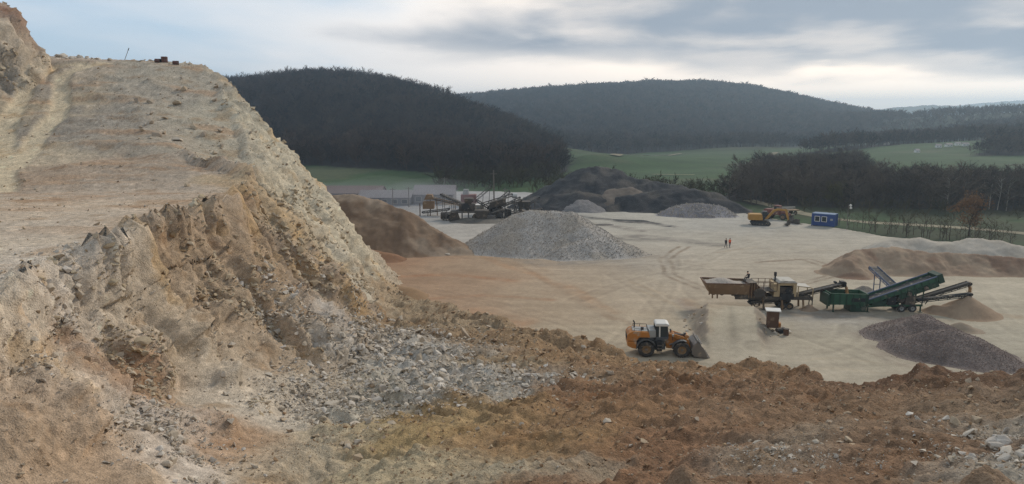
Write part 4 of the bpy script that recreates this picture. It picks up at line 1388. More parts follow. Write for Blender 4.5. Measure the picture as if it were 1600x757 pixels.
# hedgerow scrub around the dark heaps and below the left hill
POLY_S1 = wp((830, 300, 217), (850, 275, 250), (880, 255, 285), (940, 268, 245), (1010, 280, 238), (1080, 285, 235), (1150, 300, 225), (1160, 318, 208), (1100, 312, 212), (1000, 310, 217), (900, 310, 222))
POLY_S2 = wp((690, 290, 262), (800, 292, 250), (870, 285, 270), (880, 262, 320), (850, 275, 310), (740, 280, 298), (690, 280, 298))
cnts.append(forest('scrub', POLY_S1, 4.0, FP4, .35, .75, 'olive scrub growing behind the dark spoil heaps', 561)[1])
cnts.append(forest('scrub', POLY_S2, 3.8, FP4 + FP2[:2], .4, .9, 'brown scrub at the foot of the left forested hill', 571)[1])
POLY_S3 = wp((1175, 330, 200), (1250, 332, 192), (1330, 337, 186), (1480, 345, 178), (1620, 352, 172), (1620, 320, 196), (1450, 320, 199), (1300, 320, 203), (1180, 320, 210))
cnts.append(forest('scrub', POLY_S3, 5.0, FP4, .22, .5, 'low olive scrub along the verge left and right of the cabin', 581)[1])
print('TREES', cnts)


def single_tree(name, x, y, s, sd, label, group=None, mt=M_BARK, mc=M_BARK, cache={}, **kw):
    key = (sd, mt.name, tuple(sorted(kw.items())))
    if key not in cache:
        V, F, V2, F2 = bare_tree(sd, **kw)
        cache[key] = (py_mesh('trunk', V, F), py_mesh('crown', V2, F2))
        cache[key][0].materials.append(mt); cache[key][1].materials.append(mc)
    z = float(valley_h(np.array([x]), np.array([y]))[0])
    e = empty(name, (x, y, z - .05), random.uniform(0, 6.28), label, 'tree', group)
    e.scale = (s, s, s)
    link('trunk', cache[key][0], e); link('crown', cache[key][1], e)
    return e


for i in range(52):
    u = 1322 + i * 5.5 + random.uniform(-3, 3)
    v = np.interp(u, [1320, 1420, 1600], [357, 372, 391]) + random.uniform(-1, 1)
    x, y, _ = G(u, v, -.3)
    y += 1.5 + random.uniform(0, 7)
    single_tree('bare_sapling', x, y, random.uniform(.55, 1.2), 600 + i % 7, 'thin leafless sapling in the row along the edge of the yard', 'bare saplings along the yard edge', M_BARKL, M_TWIG2, h=6.0, twig=.03, n1=9, n2=4, n3=3, trunk_r=.075, spread=.26, low=.15)
for i, (u, v) in enumerate(((1545, 330), (1558, 331), (1572, 330), (1480, 322))):
    x, y, _ = atY(u, v, 196 - i)
    single_tree('birch_tree', x, y, 1.0, 640 + i, ('pale stemmed birch nearest the orange tree, before the dark wood', 'middle one of the three pale birches right of the orange tree', 'rightmost of the three pale birches before the dark wood', 'lone pale birch left of the orange tree')[i], 'pale birches', M_BIRCH, M_TWIG2, h=11, twig=.035, n1=10, n2=4, n3=3, trunk_r=.13, spread=.24)
for i, (u, v, Y, h_) in enumerate(((940, 262, 245, 8), (956, 262, 247, 9), (968, 262, 246, 7.5), (905, 280, 235, 5))):
    x, y, _ = atY(u, v, Y)
    single_tree('bare_tree', x, y, 1.0, 650 + i, ('leafless tree standing just behind the peak of the black heap', 'tallest leafless tree behind the black heap', 'short leafless tree right of the tallest one behind the black heap', 'little leafless tree on the left shoulder of the black heap')[i], 'trees behind the black heap', h=h_, twig=.05, n1=10, n2=4, n3=4)


def leafy(name, x, y, h, w, col, label, sd, nl=1500):
    z = float(valley_h(np.array([x]), np.array([y]))[0])
    e = empty(name, (x, y, z - .05), 0, label, 'tree')
    V, F, V2, F2 = bare_tree(sd, h=h, twig=.04, n1=12, n2=4, n3=2, spread=w, trunk_r=.16, low=.15)
    link('trunk', py_mesh('trunk', V + V2, F + [tuple(a + len(V) for a in f) for f in F2]), e, M_BARKR)
    r = random.Random(sd)
    clumps = []
    for _ in range(46):
        d = Vector((r.gauss(0, 1), r.gauss(0, 1), r.gauss(0, 1))).normalized() * r.uniform(.35, 1.0)
        clumps.append((Vector((d.x * h * w * .95, d.y * h * w * .95, h * .58 + d.z * h * .42)), r.uniform(.35, .75)))
    LV, LF = [], []
    for i in range(nl):
        c, cr = r.choice(clumps)
        p = c + Vector((r.gauss(0, cr), r.gauss(0, cr), r.gauss(0, cr * .8)))
        a = Vector((r.gauss(0, 1), r.gauss(0, 1), r.gauss(0, 1))).normalized()
        b = a.orthogonal().normalized()
        s = r.uniform(.10, .22)
        k = len(LV)
        LV += [tuple(p + a * s), tuple(p + b * s * .7), tuple(p - a * s), tuple(p - b * s * .7)]
        LF.append((k, k + 1, k + 2, k + 3))
    link('crown', py_mesh('crown', LV, LF), e, bark(name + '_leaf', lin(*col), lin(*[c * .75 for c in col])))
    return e


x, y, _ = G(1523, 371, -.3)
leafy('autumn_tree', x, y + 2, 9.5, .34, (132, 96, 62), 'rust orange tree in autumn leaf right of the blue cabin', 671, 2600)
x, y, _ = atY(1300, 325, 200)
leafy('leafy_tree', x, y, 7.5, .36, (92, 84, 48), 'olive yellow leafed bush before the dark wood above the cabin', 672, 1600)


# ---- paths
def path(pts, w, zoff, label=None):
    P = np.array([G(*p, -.5)[:2] if len(p) == 2 else atY(*p)[:2] for p in pts])
    t = np.linspace(0, len(P) - 1, len(P) * 14)
    X = np.interp(t, np.arange(len(P)), P[:, 0]); Y = np.interp(t, np.arange(len(P)), P[:, 1])
    for _ in range(4):
        X[1:-1] = (X[:-2] + X[1:-1] * 2 + X[2:]) / 4; Y[1:-1] = (Y[:-2] + Y[1:-1] * 2 + Y[2:]) / 4
    dx, dy = np.gradient(X), np.gradient(Y)
    L_ = np.hypot(dx, dy)
    nx, ny = -dy / L_, dx / L_
    rows = []
    for k in (-1, -.5, 0, .5, 1):
        ww = w * (1 + .25 * fbm(P3(X, Y, s=5.), 2, 700))
        x, y = X + nx * ww * k / 2, Y + ny * ww * k / 2
        rows.append(np.stack([x, y, np.maximum(valley_h(x, y), V_T(x, y) - .2) + zoff], 1))
    Vp = np.stack(rows, 1).reshape(-1, 3)
    C = np.tile(np.array(lin(140, 132, 110)), (len(Vp), 1)) * (1 + .35 * fbm(Vp / 6.0, 3, 141))[:, None]
    me = np_mesh('path', Vp, grid_faces(len(X), 5), C)
    return tag(link('path', me, None, M_SAND), kind='structure')


path([(1168, 312), (1205, 321), (1250, 333), (1300, 343), (1360, 349), (1440, 353), (1520, 358), (1620, 367)], 4.0, .06)
path([(960, 256, 400), (1000, 247, 500), (1040, 240, 560), (1062, 236, 600)], 5.0, .6)
path([(1165, 258, 360), (1185, 250, 420), (1215, 241, 500)], 4.0, .6)
path([(1020, 274, 330), (1060, 276, 322), (1085, 278, 318)], 3.0, .5)

# ================================================================== MACHINE KIT
class MB:
    def __init__(s):
        s.v, s.f = [], []

    def add(s, V, F):
        k = len(s.v)
        s.v += [tuple(p) for p in V]
        s.f += [tuple(i + k for i in f) for f in F]
        return s

    def box(s, x0, x1, y0, y1, z0, z1):
        V = [(x, y, z) for x in (x0, x1) for y in (y0, y1) for z in (z0, z1)]
        return s.add(V, [(0, 1, 3, 2), (4, 6, 7, 5), (0, 4, 5, 1), (2, 3, 7, 6), (0, 2, 6, 4), (1, 5, 7, 3)])

    def prism(s, poly, y0, y1):
        "outline in x,z extruded along y"
        n = len(poly)
        V = [(x, y0, z) for x, z in poly] + [(x, y1, z) for x, z in poly]
        F = [tuple(range(n)), tuple(range(2 * n - 1, n - 1, -1))] + [((i + 1) % n, i, n + i, n + (i + 1) % n) for i in range(n)]
        return s.add(V, F)

    def loft(s, a, b):
        "two equal rings of points"
        n = len(a)
        return s.add(list(a) + list(b), [tuple(range(n)), tuple(range(2 * n - 1, n - 1, -1))] + [((i + 1) % n, i, n + i, n + (i + 1) % n) for i in range(n)])

    def beam(s, p, q, w, h=None, up=(0, 0, 1)):
        p, q = Vector(p), Vector(q)
        h = h or w
        d = (q - p).normalized()
        u = Vector(up)
        if abs(d.dot(u)) > .98:
            u = Vector((1, 0, 0))
        sd = d.cross(u).normalized() * w / 2
        uu = sd.cross(d).normalized() * h / 2
        return s.loft([p - sd - uu, p + sd - uu, p + sd + uu, p - sd + uu], [q - sd - uu, q + sd - uu, q + sd + uu, q - sd + uu])

    def cyl(s, p, q, r, n=10, r2=None):
        p, q = Vector(p), Vector(q)
        d = (q - p).normalized()
        a = d.orthogonal().normalized()
        b = d.cross(a)
        r2 = r if r2 is None else r2
        c = [(math.cos(6.28319 * k / n), math.sin(6.28319 * k / n)) for k in range(n)]
        return s.loft([p + (a * x + b * y) * r for x, y in c], [q + (a * x + b * y) * r2 for x, y in c])

    def lathe(s, c, prof, n=20):
        "ring profile (radius, y offset) spun about a y axis through c"
        m = len(prof)
        V = []
        for k in range(n):
            t = 6.28319 * k / n
            for r, y in prof:
                V.append((c[0] + r * math.cos(t), c[1] + y, c[2] + r * math.sin(t)))
        F = []
        for k in range(n):
            k2 = (k + 1) % n
            for j in range(m - 1):
                F.append((k * m + j, k * m + j + 1, k2 * m + j + 1, k2 * m + j))
        return s.add(V, F)

    def build(s, name, m, parent=None, bevel=0.0):
        me = bpy.data.meshes.new(name)
        me.from_pydata(s.v, [], s.f)
        if bevel:
            bm = bmesh.new(); bm.from_mesh(me)
            bmesh.ops.recalc_face_normals(bm, faces=bm.faces)
            bmesh.ops.bevel(bm, geom=[e for e in bm.edges if e.calc_face_angle(0) > .5], offset=bevel, segments=1, affect='EDGES', profile=.5)
            bm.to_mesh(me); bm.free()
        else:
            bm = bmesh.new(); bm.from_mesh(me)
            bmesh.ops.recalc_face_normals(bm, faces=bm.faces)
            bm.to_mesh(me); bm.free()
        return link(name, me, parent, m)


DUST = lin(168, 154, 134)
M_ORANGE = mat('loader_paint', lin(176, 112, 42), .6, 0, .15, 1.5, DUST, .2)
M_GREYP = mat('grey_paint', lin(78, 80, 82), .6, 0, .2, 1.5, DUST, .15)
M_LGREY = mat('light_grey_paint', lin(150, 150, 146), .55, 0, .1, 1.5, DUST, .15)
M_WHITE = mat('white_paint', lin(208, 205, 198), .55, 0, .08, 1.5, DUST, .05)
M_BLACK = mat('black_parts', lin(34, 34, 35), .65, 0, .3, 2, DUST, .1)
M_TYRE = mat('dusty_tyre', lin(58, 55, 52), .9, 0, .25, 3, lin(140, 128, 112), .18)
M_RIM = mat('dusty_rim', lin(138, 112, 80), .7, 0, .2, 3, DUST, .2)
M_STEEL = mat('worn_steel', lin(120, 114, 108), .5, .5, .25, 2, DUST, .15)
M_GLASS = mat('cab_glass', lin(40, 50, 54), .12, 0, .1, 1)
M_RUST = mat('rusty_tan_steel', lin(130, 104, 76), .8, 0, .25, 1.2, lin(164, 146, 120), .2)
M_RUST2 = mat('brown_rust', lin(92, 66, 48), .85, 0, .3, 1.5, lin(140, 118, 94), .15)
M_CREAM = mat('dusty_cream_sheet', lin(176, 154, 118), .75, 0, .15, 1.2, lin(120, 98, 74), .1)
M_DSTEEL = mat('dark_greasy_steel', lin(76, 68, 60), .75, .1, .3, 1.5, lin(140, 124, 104), .25)
M_GREEN = mat('green_paint', lin(40, 80, 56), .6, 0, .2, 1.2, lin(110, 110, 92), .2)
M_GREEN2 = mat('dark_green_paint', lin(34, 60, 44), .6, 0, .2, 1.2, lin(110, 106, 90), .16)
M_BLUEG = mat('blue_grey_steel', lin(92, 102, 126), .6, .1, .15, 1.5, DUST, .15)
M_BELT = mat('conveyor_belt', lin(66, 63, 60), .9, 0, .25, 2, DUST, .22)
M_YELLOW = mat('excavator_paint', lin(168, 124, 54), .65, 0, .15, 1.2, lin(120, 96, 62), .15)
M_BLUE = mat('cabin_blue', lin(38, 66, 122), .55, 0, .1, 1.5, lin(60, 84, 130), .05)
M_RED = mat('dull_red_paint', lin(112, 64, 54), .7, 0, .2, 1.5, DUST, .12)
M_PLANT = mat('plant_steel', lin(98, 94, 90), .75, .1, .25, .8, DUST, .2)
M_PLANTL = mat('plant_pale', lin(178, 172, 160), .7, 0, .15, .8, lin(120, 110, 100), .1)
M_ROOF = mat('shed_roof', lin(116, 110, 110), .7, .1, .12, .5, lin(112, 96, 88), .1)
M_WALL = mat('shed_wall', lin(104, 104, 108), .8, 0, .1, .5, lin(120, 112, 104), .1)
M_BRICK = mat('barrel_rust', lin(104, 66, 54), .8, 0, .2, 3, lin(60, 44, 40), .2)
M_WOOD = mat('grey_pole', lin(116, 108, 100), .9, 0, .2, 2)


def wheel(root, x, y, r, w, name='wheel', rim=M_RIM, side=-1, n=24, lugs=True):
    wl = MB().lathe((x, y, r), [(r * .55, -w / 2), (r * .88, -w / 2), (r * .985, -w * .40), (r, -w * .2), (r, w * .2), (r * .985, w * .40), (r * .88, w / 2), (r * .55, w / 2), (r * .55, -w / 2)], n).build(name, M_TYRE, root)
    if lugs:
        t = MB()
        for k in range(n):
            a = 6.28319 * k / n
            for sd in (-1, 1):
                a2 = a + (.13 if sd > 0 else 0)
                t.beam((x + math.cos(a2) * r * .985, y + sd * w * .05, r + math.sin(a2) * r * .985), (x + math.cos(a2 + .16) * r * .985, y + sd * w * .48, r + math.sin(a2 + .16) * r * .985), .08, .07, (math.cos(a2), 0, math.sin(a2)))
        t.build('tread', M_TYRE, wl)
    MB().lathe((x, y, r), [(.02, side * w * .30), (r * .2, side * w * .32), (r * .22, side * w * .2), (r * .46, side * w * .22), (r * .56, side * w * .46), (r * .60, side * w * .44)], n).build('rim', rim, wl)
    MB().cyl((x, y + side * w * .2, r), (x, y + side * w * .44, r), r * .17, 10).build('hub', M_STEEL, wl)
    return wl


# ================================================================== WHEEL LOADER
def wheel_loader(loc, rz):
    R = empty('wheel_loader', loc, rz, 'orange and grey wheel loader with white cab roof and lowered steel bucket', 'wheel loader')
    ox = -4.1
    pr = lambda pts: [(x + ox, z) for x, z in pts]
    # engine hood with sloped tail
    MB().prism(pr([(0.02, 1.62), (0.0, 2.25), (.22, 2.55), (.62, 2.72), (2.15, 2.66), (2.3, 2.05), (1.2, 2.05), (.95, 1.62)]), -1.12, 1.12).build('engine_hood', M_ORANGE, R, .05)
    MB().prism(pr([(.55, 2.723), (2.1, 2.665), (2.1, 2.70), (.55, 2.76)]), -.8, .8).build('hood_top', M_LGREY, R)
    MB().prism(pr([(0.0, 1.6), (0.03, 1.15), (.45, .92), (.95, .82), (.95, 1.6)]), -1.25, 1.25).build('counterweight', M_ORANGE, R, .05)
    for k in range(6):
        MB().box(ox - .03, ox + .03, -.8, .8, 1.72 + k * .09, 1.76 + k * .09).build('grille_bar', M_BLACK, R)
    MB().cyl((ox + .8, .35, 2.7), (ox + .8, .35, 3.35), .07).cyl((ox + .8, .35, 3.35), (ox + .68, .35, 3.52), .07).build('exhaust', M_BLACK, R)
    for sd in (-1, 1):
        m = MB().beam((ox + .7, sd * .95, 2.98), (ox + 2.1, sd * .95, 2.98), .04)
        for k in range(3):
            m.beam((ox + .7 + k * .7, sd * .95, 2.68), (ox + .7 + k * .7, sd * .95, 2.98), .04)
        m.build('handrail', M_BLACK, R)
    MB().cyl((ox + 1.55, -.3, 2.7), (ox + 1.55, -.3, 2.98), .16).build('air_filter', M_BLACK, R)
    MB().box(ox + 2.13, ox + 2.86, -1.05, 1.05, 2.06, 2.86).build('rear_module', M_LGREY, R, .05)
    # rear chassis and fenders
    MB().prism(pr([(.9, .75), (.9, 1.6), (3.9, 1.55), (3.9, .62), (2.9, .55)]), -.62, .62).build('rear_frame', M_GREYP, R)
    for sd in (-1, 1):
        a, b = [], []
        for k in range(9):
            t = math.pi * (1.0 - k / 8 * .86)
            a.append((ox + 1.92 + math.cos(t) * 1.02, .86 + math.sin(t) * 1.08))
            b.append((ox + 1.92 + math.cos(t) * .92, .86 + math.sin(t) * .98))
        MB().prism(a + b[::-1], sd * .85, sd * 1.38).build('rear_fender', M_GREYP, R)
        MB().box(ox + 2.95, ox + 3.5, sd * .75, sd * 1.3, .62, 1.7).build('step_box', M_BLACK, R, .04)
        for k in range(3):
            MB().box(ox + 2.98, ox + 3.48, sd * 1.3, sd * 1.42, .55 + k * .36, .60 + k * .36).build('step', M_STEEL, R)
    # cab
    cx0, cx1 = ox + 2.86, ox + 4.18
    MB().prism([(cx0, 1.6), (cx0, 2.0), (cx0 + .1, 2.05), (cx1 - .05, 2.05), (cx1 + .02, 1.95), (cx1 - .25, 1.6)], -.82, .82).build('cab_base', M_GREYP, R, .03)
    gl = MB().prism([(cx0 + .06, 2.05), (cx0 + .02, 3.25), (cx1 - .12, 3.25), (cx1 - .02, 2.05)], -.74, .74).build('cab_glass', M_GLASS, R)
    for sd in (-1, 1):
        for i, (xa, xb, w, mm) in enumerate(((cx0 + .06, cx0 + .03, .13, M_BLACK), (cx0 + .42, cx0 + .40, .13, M_WHITE), (cx1 - .06, cx1 - .14, .08, M_GREYP))):
            MB().beam((xa, sd * .76, 2.02), (xb, sd * .76, 3.26), w, .07, (0, 1, 0)).build('cab_pillar', mm, R)
    for y in (-.74, .74):
        pass
    MB().prism([(cx0 - .04, 3.24), (cx0 - .06, 3.44), (cx0 + .1, 3.56), (cx1 - .25, 3.56), (cx1 + .04, 3.44), (cx1 + .02, 3.24)], -.86, .86).build('cab_roof', M_WHITE, R, .04)
    MB().box(cx0 + .35, cx0 + .8, -.25, .25, 2.1, 2.75).build('driver_seat', M_BLACK, R)
    for sd in (-1, 1):
        mr = MB().beam((cx1 - .05, sd * .8, 3.0), (cx1 + .15, sd * 1.12, 3.0), .04).build('mirror_arm', M_BLACK, R)
        MB().box(cx1 + .1, cx1 + .16, sd * 1.05, sd * 1.3, 2.72, 3.1).build('mirror', M_BLACK, mr)
    # front frame, lift arms
    MB().prism(pr([(4.0, .75), (3.95, 1.5), (4.25, 2.25), (4.75, 2.4), (5.0, 1.85), (5.9, 1.5), (6.1, .9), (5.4, .62)]), -.48, .48).build('front_frame', M_ORANGE, R, .04)
    for sd in (-1, 1):
        MB().prism(pr([(4.35, 2.2), (4.62, 2.42), (5.6, 2.12), (6.2, 1.75), (6.42, .95), (6.25, .38), (5.98, .42), (6.05, 1.0), (5.8, 1.45), (5.0, 1.82)]), sd * .50, sd * .68).build('lift_arm', M_ORANGE, R, .03)
        MB().cyl((ox + 4.3, sd * .58, 1.15), (ox + 5.4, sd * .58, 1.62), .09).build('lift_cylinder', M_STEEL, R)
        a, b = [], []
        for k in range(7):
            t = math.pi * (.97 - k / 6 * .62)
            a.append((ox + 5.47 + math.cos(t) * 1.0, .86 + math.sin(t) * 1.02))
            b.append((ox + 5.47 + math.cos(t) * .93, .86 + math.sin(t) * .95))
        MB().prism(a + b[::-1], sd * .82, sd * 1.36).build('front_fender', M_GREYP, R)
        hl = MB().beam((ox + 4.55, sd * .9, 1.75), (ox + 4.55, sd * .9, 2.3), .06).build('headlight_bracket', M_BLACK, R)
        MB().box(ox + 4.5, ox + 4.68, sd * .78, sd * 1.05, 2.22, 2.42).build('headlight', M_LGREY, hl)
    MB().cyl((ox + 4.55, 0, 2.25), (ox + 5.9, 0, 2.1), .12).build('tilt_cylinder', M_STEEL, R)
    MB().prism(pr([(5.75, 2.35), (6.0, 2.35), (6.15, 1.7), (6.32, .95), (6.1, .95), (5.88, 1.7)]), -.14, .14).build('tilt_lever', M_GREYP, R)
    MB().cyl((ox + 6.05, -.5, 2.05), (ox + 6.05, .5, 2.05), .2).build('crossbar', M_ORANGE, R)
    # wheels
    for x in (1.92, 5.47):
        for sd in (-1, 1):
            wheel(R, ox + x, sd * 1.1, .82, .62, side=sd)
    for x in (1.92, 5.47):
        MB().cyl((ox + x, -.9, .82), (ox + x, .9, .82), .22).build('axle', M_DSTEEL, R)
    # bucket, tilted a little forward, resting on its edge
    bx = ox + 6.35
    outer = [(1.72, .02), (1.0, .06), (.4, .16), (.12, .45), (.05, .95), (.2, 1.4), (.55, 1.72)]
    inner = [(1.72, .07), (1.02, .13), (.48, .22), (.2, .5), (.13, .93), (.27, 1.34), (.58, 1.65)]
    B = MB().prism([(bx + x, z) for x, z in outer + inner[::-1]], -1.42, 1.42).build('bucket', M_STEEL, R)
    for sd in (-1, 1):
        MB().prism([(bx + x, z) for x, z in outer + [(1.2, 1.15)]], sd * 1.42, sd * 1.47).build('side_plate', M_STEEL, B)
    for k in range(8):
        y = -1.25 + k * .357
        MB().box(bx + 1.68, bx + 1.92, y - .06, y + .06, .01, .06).build('tooth', M_STEEL, B)
    for k in range(6):
        y = -1.2 + k * .48
        MB().prism([(bx + .5, 1.66), (bx + .62, 1.95), (bx + 1.05, 1.62), (bx + 1.0, 1.55), (bx + .64, 1.82), (bx + .58, 1.64)], y - .05, y + .05).build('guard_bar', M_LGREY, B)
    MB().beam((bx + .62, -1.42, 1.93), (bx + .62, 1.42, 1.93), .08).build('spill_guard', M_STEEL, B)
    MB().beam((bx + 1.03, -1.42, 1.59), (bx + 1.03, 1.42, 1.59), .08).build('guard_edge', M_STEEL, B)
    return R


def floor_z(x, y):
    return float(floor_h(np.array([x]), np.array([y]))[0][0])


x, y, _ = G(1041, 552.5)
wheel_loader((x, y, floor_z(x, y) + .01), math.radians(-4)).scale = (1, 1, .94)


# ================================================================== CONVEYOR (part of a machine)
def conveyor(root, p, q, w, frame, depth=.35, legs=(), name='conveyor', belt=M_BELT, lattice=True, guard=0.0, drum=True):
    p, q = Vector(p), Vector(q)
    d = (q - p).normalized()
    sd = d.cross(Vector((0, 0, 1))).normalized()
    up = sd.cross(d).normalized()
    L_ = (q - p).length
    m = MB()
    for s in (-1, 1):
        o = sd * s * w / 2
        m.beam(p + o, q + o, .08, .14, up)
        m.beam(p + o - up * depth, q + o - up * depth, .07, .08, up)
        n = max(3, int(L_ / (depth * 1.6)))
        if lattice:
            for k in range(n):
                a = p + d * (L_ * k / n) + o
                b = p + d * (L_ * (k + 1) / n) + o
                m.beam(a - up * depth * (k % 2), b - up * depth * ((k + 1) % 2), .05)
        if guard:
            m.beam(p + o + up * guard * .5, q + o + up * guard * .5, .03, guard, up)
    c = m.build(name, frame, root)
    a, b = p + up * .06, q + up * .06
    MB().beam(a, b, w * .86, .03, up).build('belt', belt, c)
    MB().beam(p - up * depth * .7, q - up * depth * .7, w * .8, .03, up).build('return_belt', belt, c)
    if drum:
        MB().cyl(q - sd * w * .5 - up * .12, q + sd * w * .5 - up * .12, .2).build('head_drum', M_BLACK, c)
        MB().cyl(p - sd * w * .5 - up * .12, p + sd * w * .5 - up * .12, .18).build('tail_drum', M_BLACK, c)
    for t, zb in legs:
        pt = p.lerp(q, t)
        lm = MB()
        for s in (-1, 1):
            lm.beam(pt + sd * s * w / 2 - up * depth, Vector((pt.x, pt.y, zb)) + sd * s * w * .6, .1)
        lm.beam(pt - sd * w * .55 + Vector((0, 0, (zb - pt.z) * .5)), pt + sd * w * .55 + Vector((0, 0, (zb - pt.z) * .5)), .07)
        lm.build('conveyor_leg', frame, c)
    return c


# ================================================================== CRUSHER WITH HOPPER
def crusher(loc, rz):
    R = empty('crusher', loc, rz, 'dusty tan mobile rock crusher with loaded feed hopper and rising conveyor', 'rock crusher')
    # hopper flared upwards
    zt, zb_ = 4.0, 2.3
    bot = [(.8, -1.15, zb_), (5.3, -1.1, zb_), (5.3, 1.1, zb_), (.8, 1.15, zb_)]
    top = [(0, -1.75, zt), (5.4, -1.5, zt - .12), (5.4, 1.5, zt - .12), (0, 1.75, zt)]
    H = MB()
    n = 4
    for i in range(4):
        j = (i + 1) % 4
        a, b, c_, d_ = (Vector(p) for p in (bot[i], bot[j], top[j], top[i]))
        nrm = (b - a).cross(d_ - a).normalized() * .08
        H.loft([a, b, c_, d_], [a + nrm, b + nrm, c_ + nrm, d_ + nrm])
    H = H.build('hopper', M_RUST, R)
    for i in range(7):
        t = .08 + i * .14
        for sgn, (b0, b1, t0, t1) in ((-1, (bot[0], bot[1], top[0], top[1])), (1, (bot[3], bot[2], top[3], top[2]))):
            pb, pt = Vector(b0).lerp(Vector(b1), t), Vector(t0).lerp(Vector(t1), t)
            off = Vector((0, sgn * .06, 0))
            MB().beam(pb + off, pt + off, .09, .1, (0, 1, 0)).build('hopper_rib', M_RUST, H)
    for i in range(4):
        MB().beam(Vector(top[i]), Vector(top[(i + 1) % 4]), .16, .12).build('hopper_rim', M_RUST2, H)
    # load of gravel
    bm = bmesh.new()
    nx, ny = 26, 12
    g = []
    for i in range(nx):
        for j in range(ny):
            u_, v_ = i / (nx - 1), j / (ny - 1) * 2 - 1
            x = .12 + u_ * 5.1
            hw = 1.68 - u_ * .4
            z = 3.72 - .12 * u_ + .75 * math.exp(-((u_ - .42) / .33) ** 2) * (1 - v_ * v_) + random.uniform(-.05, .05)
            g.append(bm.verts.new((x, v_ * hw, z)))
    for i in range(nx - 1):
        for j in range(ny - 1):
            bm.faces.new((g[i * ny + j], g[i * ny + j + 1], g[(i + 1) * ny + j + 1], g[(i + 1) * ny + j]))
    me = bpy.data.meshes.new('gravel_load'); bm.to_mesh(me); bm.free()
    link('gravel_load', me, R, mat('gravel_load', lin(166, 156, 144), .95, 0, .35, 6, bump=.8))
    for x in (1.0, 1.6, 4.6):
        for sd in (-1, 1):
            MB().beam((x, sd * .9, zb_), (x, sd * .95, 1.6), .16).build('hopper_leg', M_RUST, R)
    MB().box(.9, 5.4, -.7, .7, 2.1, 2.45).build('vibrating_feeder', M_RUST2, R)
    MB().cyl((2.2, -.75, 2.25), (2.2, .75, 2.25), .28).build('feeder_drive', M_DSTEEL, R)
    MB().box(4.0, 5.6, -1.0, 1.0, 1.55, 2.3).build('feeder_base', M_DSTEEL, R)
    # jaw housing
    J = MB().prism([(5.3, 1.7), (5.25, 3.95), (6.2, 3.95), (7.0, 3.2), (7.7, 2.5), (7.5, 1.7)], -.95, .95).build('jaw_housing', M_RUST2, R, .04)
    for k in range(6):
        x = 5.45 + k * .34
        MB().beam((x, -1.0, 1.75), (x, -1.0, 3.9 - max(0, x - 6.1) * .85), .1, .12, (0, 1, 0)).build('jaw_rib', M_RUST, J)
    for sd in (-1, 1):
        MB().cyl((6.7, sd * .95, 2.45), (6.7, sd * 1.28, 2.45), .72, 18).build('flywheel', M_DSTEEL, J)
    MB().box(5.2, 6.3, -1.3, 1.3, 3.96, 4.04).build('platform', M_DSTEEL, R)
    # railing
    rl = MB()
    for sd in (-1, 1):
        for k in range(4):
            x = 6.3 + k * .85
            rl.beam((x, sd * 1.2, 2.9), (x, sd * 1.2, 4.1), .06)
        rl.beam((6.3, sd * 1.2, 4.1), (8.9, sd * 1.2, 4.1), .06)
        rl.beam((6.3, sd * 1.2, 3.6), (8.9, sd * 1.2, 3.6), .05)
    rl.build('railing', M_RUST2, R)
    MB().box(6.6, 8.8, -1.25, 1.25, 2.75, 2.85).build('walkway', M_DSTEEL, R)
    # chassis
    ch = MB()
    for sd in (-1, 1):
        ch.box(3.8, 13.3, sd * .95 - .1, sd * .95 + .1, 1.5, 2.0)
    for x in (4.2, 6.5, 8.8, 11.0, 13.1):
        ch.box(x, x + .2, -.95, .95, 1.6, 1.9)
    ch.build('chassis', M_DSTEEL, R)
    for x, zg in ((9.6, 0), (12.2, 0), (7.3, 0)):
        for sd in (-1, 1):
            MB().beam((x, sd * .9, 1.5), (x + .1, sd * 1.0, zg - .1), .2).build('support_leg', M_RUST, R)
    for x in (9.6, 10.5):
        for sd in (-1, 1):
            wheel(R, x + .1, sd * .75, .5, .35, side=sd, n=16, lugs=False)
    # engine house
    e0, e1, z0, z1 = 8.5, 11.25, 2.0, 4.0
    E = MB()
    E.box(e0, e0 + .7, -1.15, 1.15, z0, z1 - .1)
    E.box(e1 - .4, e1, -1.15, 1.15, z0, z1)
    E.box(e0, e1, 1.05, 1.15, z0, z1)
    E.box(e0 + .7, e1 - .4, -1.15, -1.08, z1 - .35, z1)
    E.build('engine_house', M_CREAM, R)
    MB().prism([(e0 + .45, z1 + .02), (e0 + .7, z1 + .35), (e1 - .3, z1 + .35), (e1 + .1, z1 + .02)], -1.3, 1.3).build('house_roof', M_PLANTL, R, .03)
    MB().box(e0 + .75, e1 - .5, -.9, .95, z0, z0 + 1.35).build('engine', M_DSTEEL, R)
    MB().cyl((e0 + 1.9, -.92, z0 + .8), (e0 + 1.9, -1.02, z0 + .8), .5, 14).build('fan', M_BLACK, R)
    MB().box(e0 + .8, e1 - .3, -1.2, -1.05, 1.55, 2.45).build('tool_box', M_BLACK, R)
    MB().cyl((e0 + .45, .2, z1 - .2), (e0 + .45, .2, 5.1), .1).cyl((e0 + .45, .2, 4.75), (e0 + .45, .2, 5.3), .17).build('exhaust_stack', M_BLACK, R)
    # tubular portal
    for sd in (-1, 1):
        MB().beam((11.5, sd * 1.0, 2.0), (11.5, sd * 1.0, 3.5), .1).beam((11.5, sd * 1.0, 3.5), (13.1, sd * 1.0, 3.3), .1).beam((13.3, sd * 1.0, 3.1), (13.3, sd * 1.0, 1.9), .1).beam((13.1, sd * 1.0, 3.3), (13.3, sd * 1.0, 3.1), .1).build('portal_frame', M_CREAM, R)
    MB().beam((11.5, -1.0, 3.5), (11.5, 1.0, 3.5), .1).beam((13.1, -1.0, 3.3), (13.1, 1.0, 3.3), .1).build('portal_tie', M_CREAM, R)
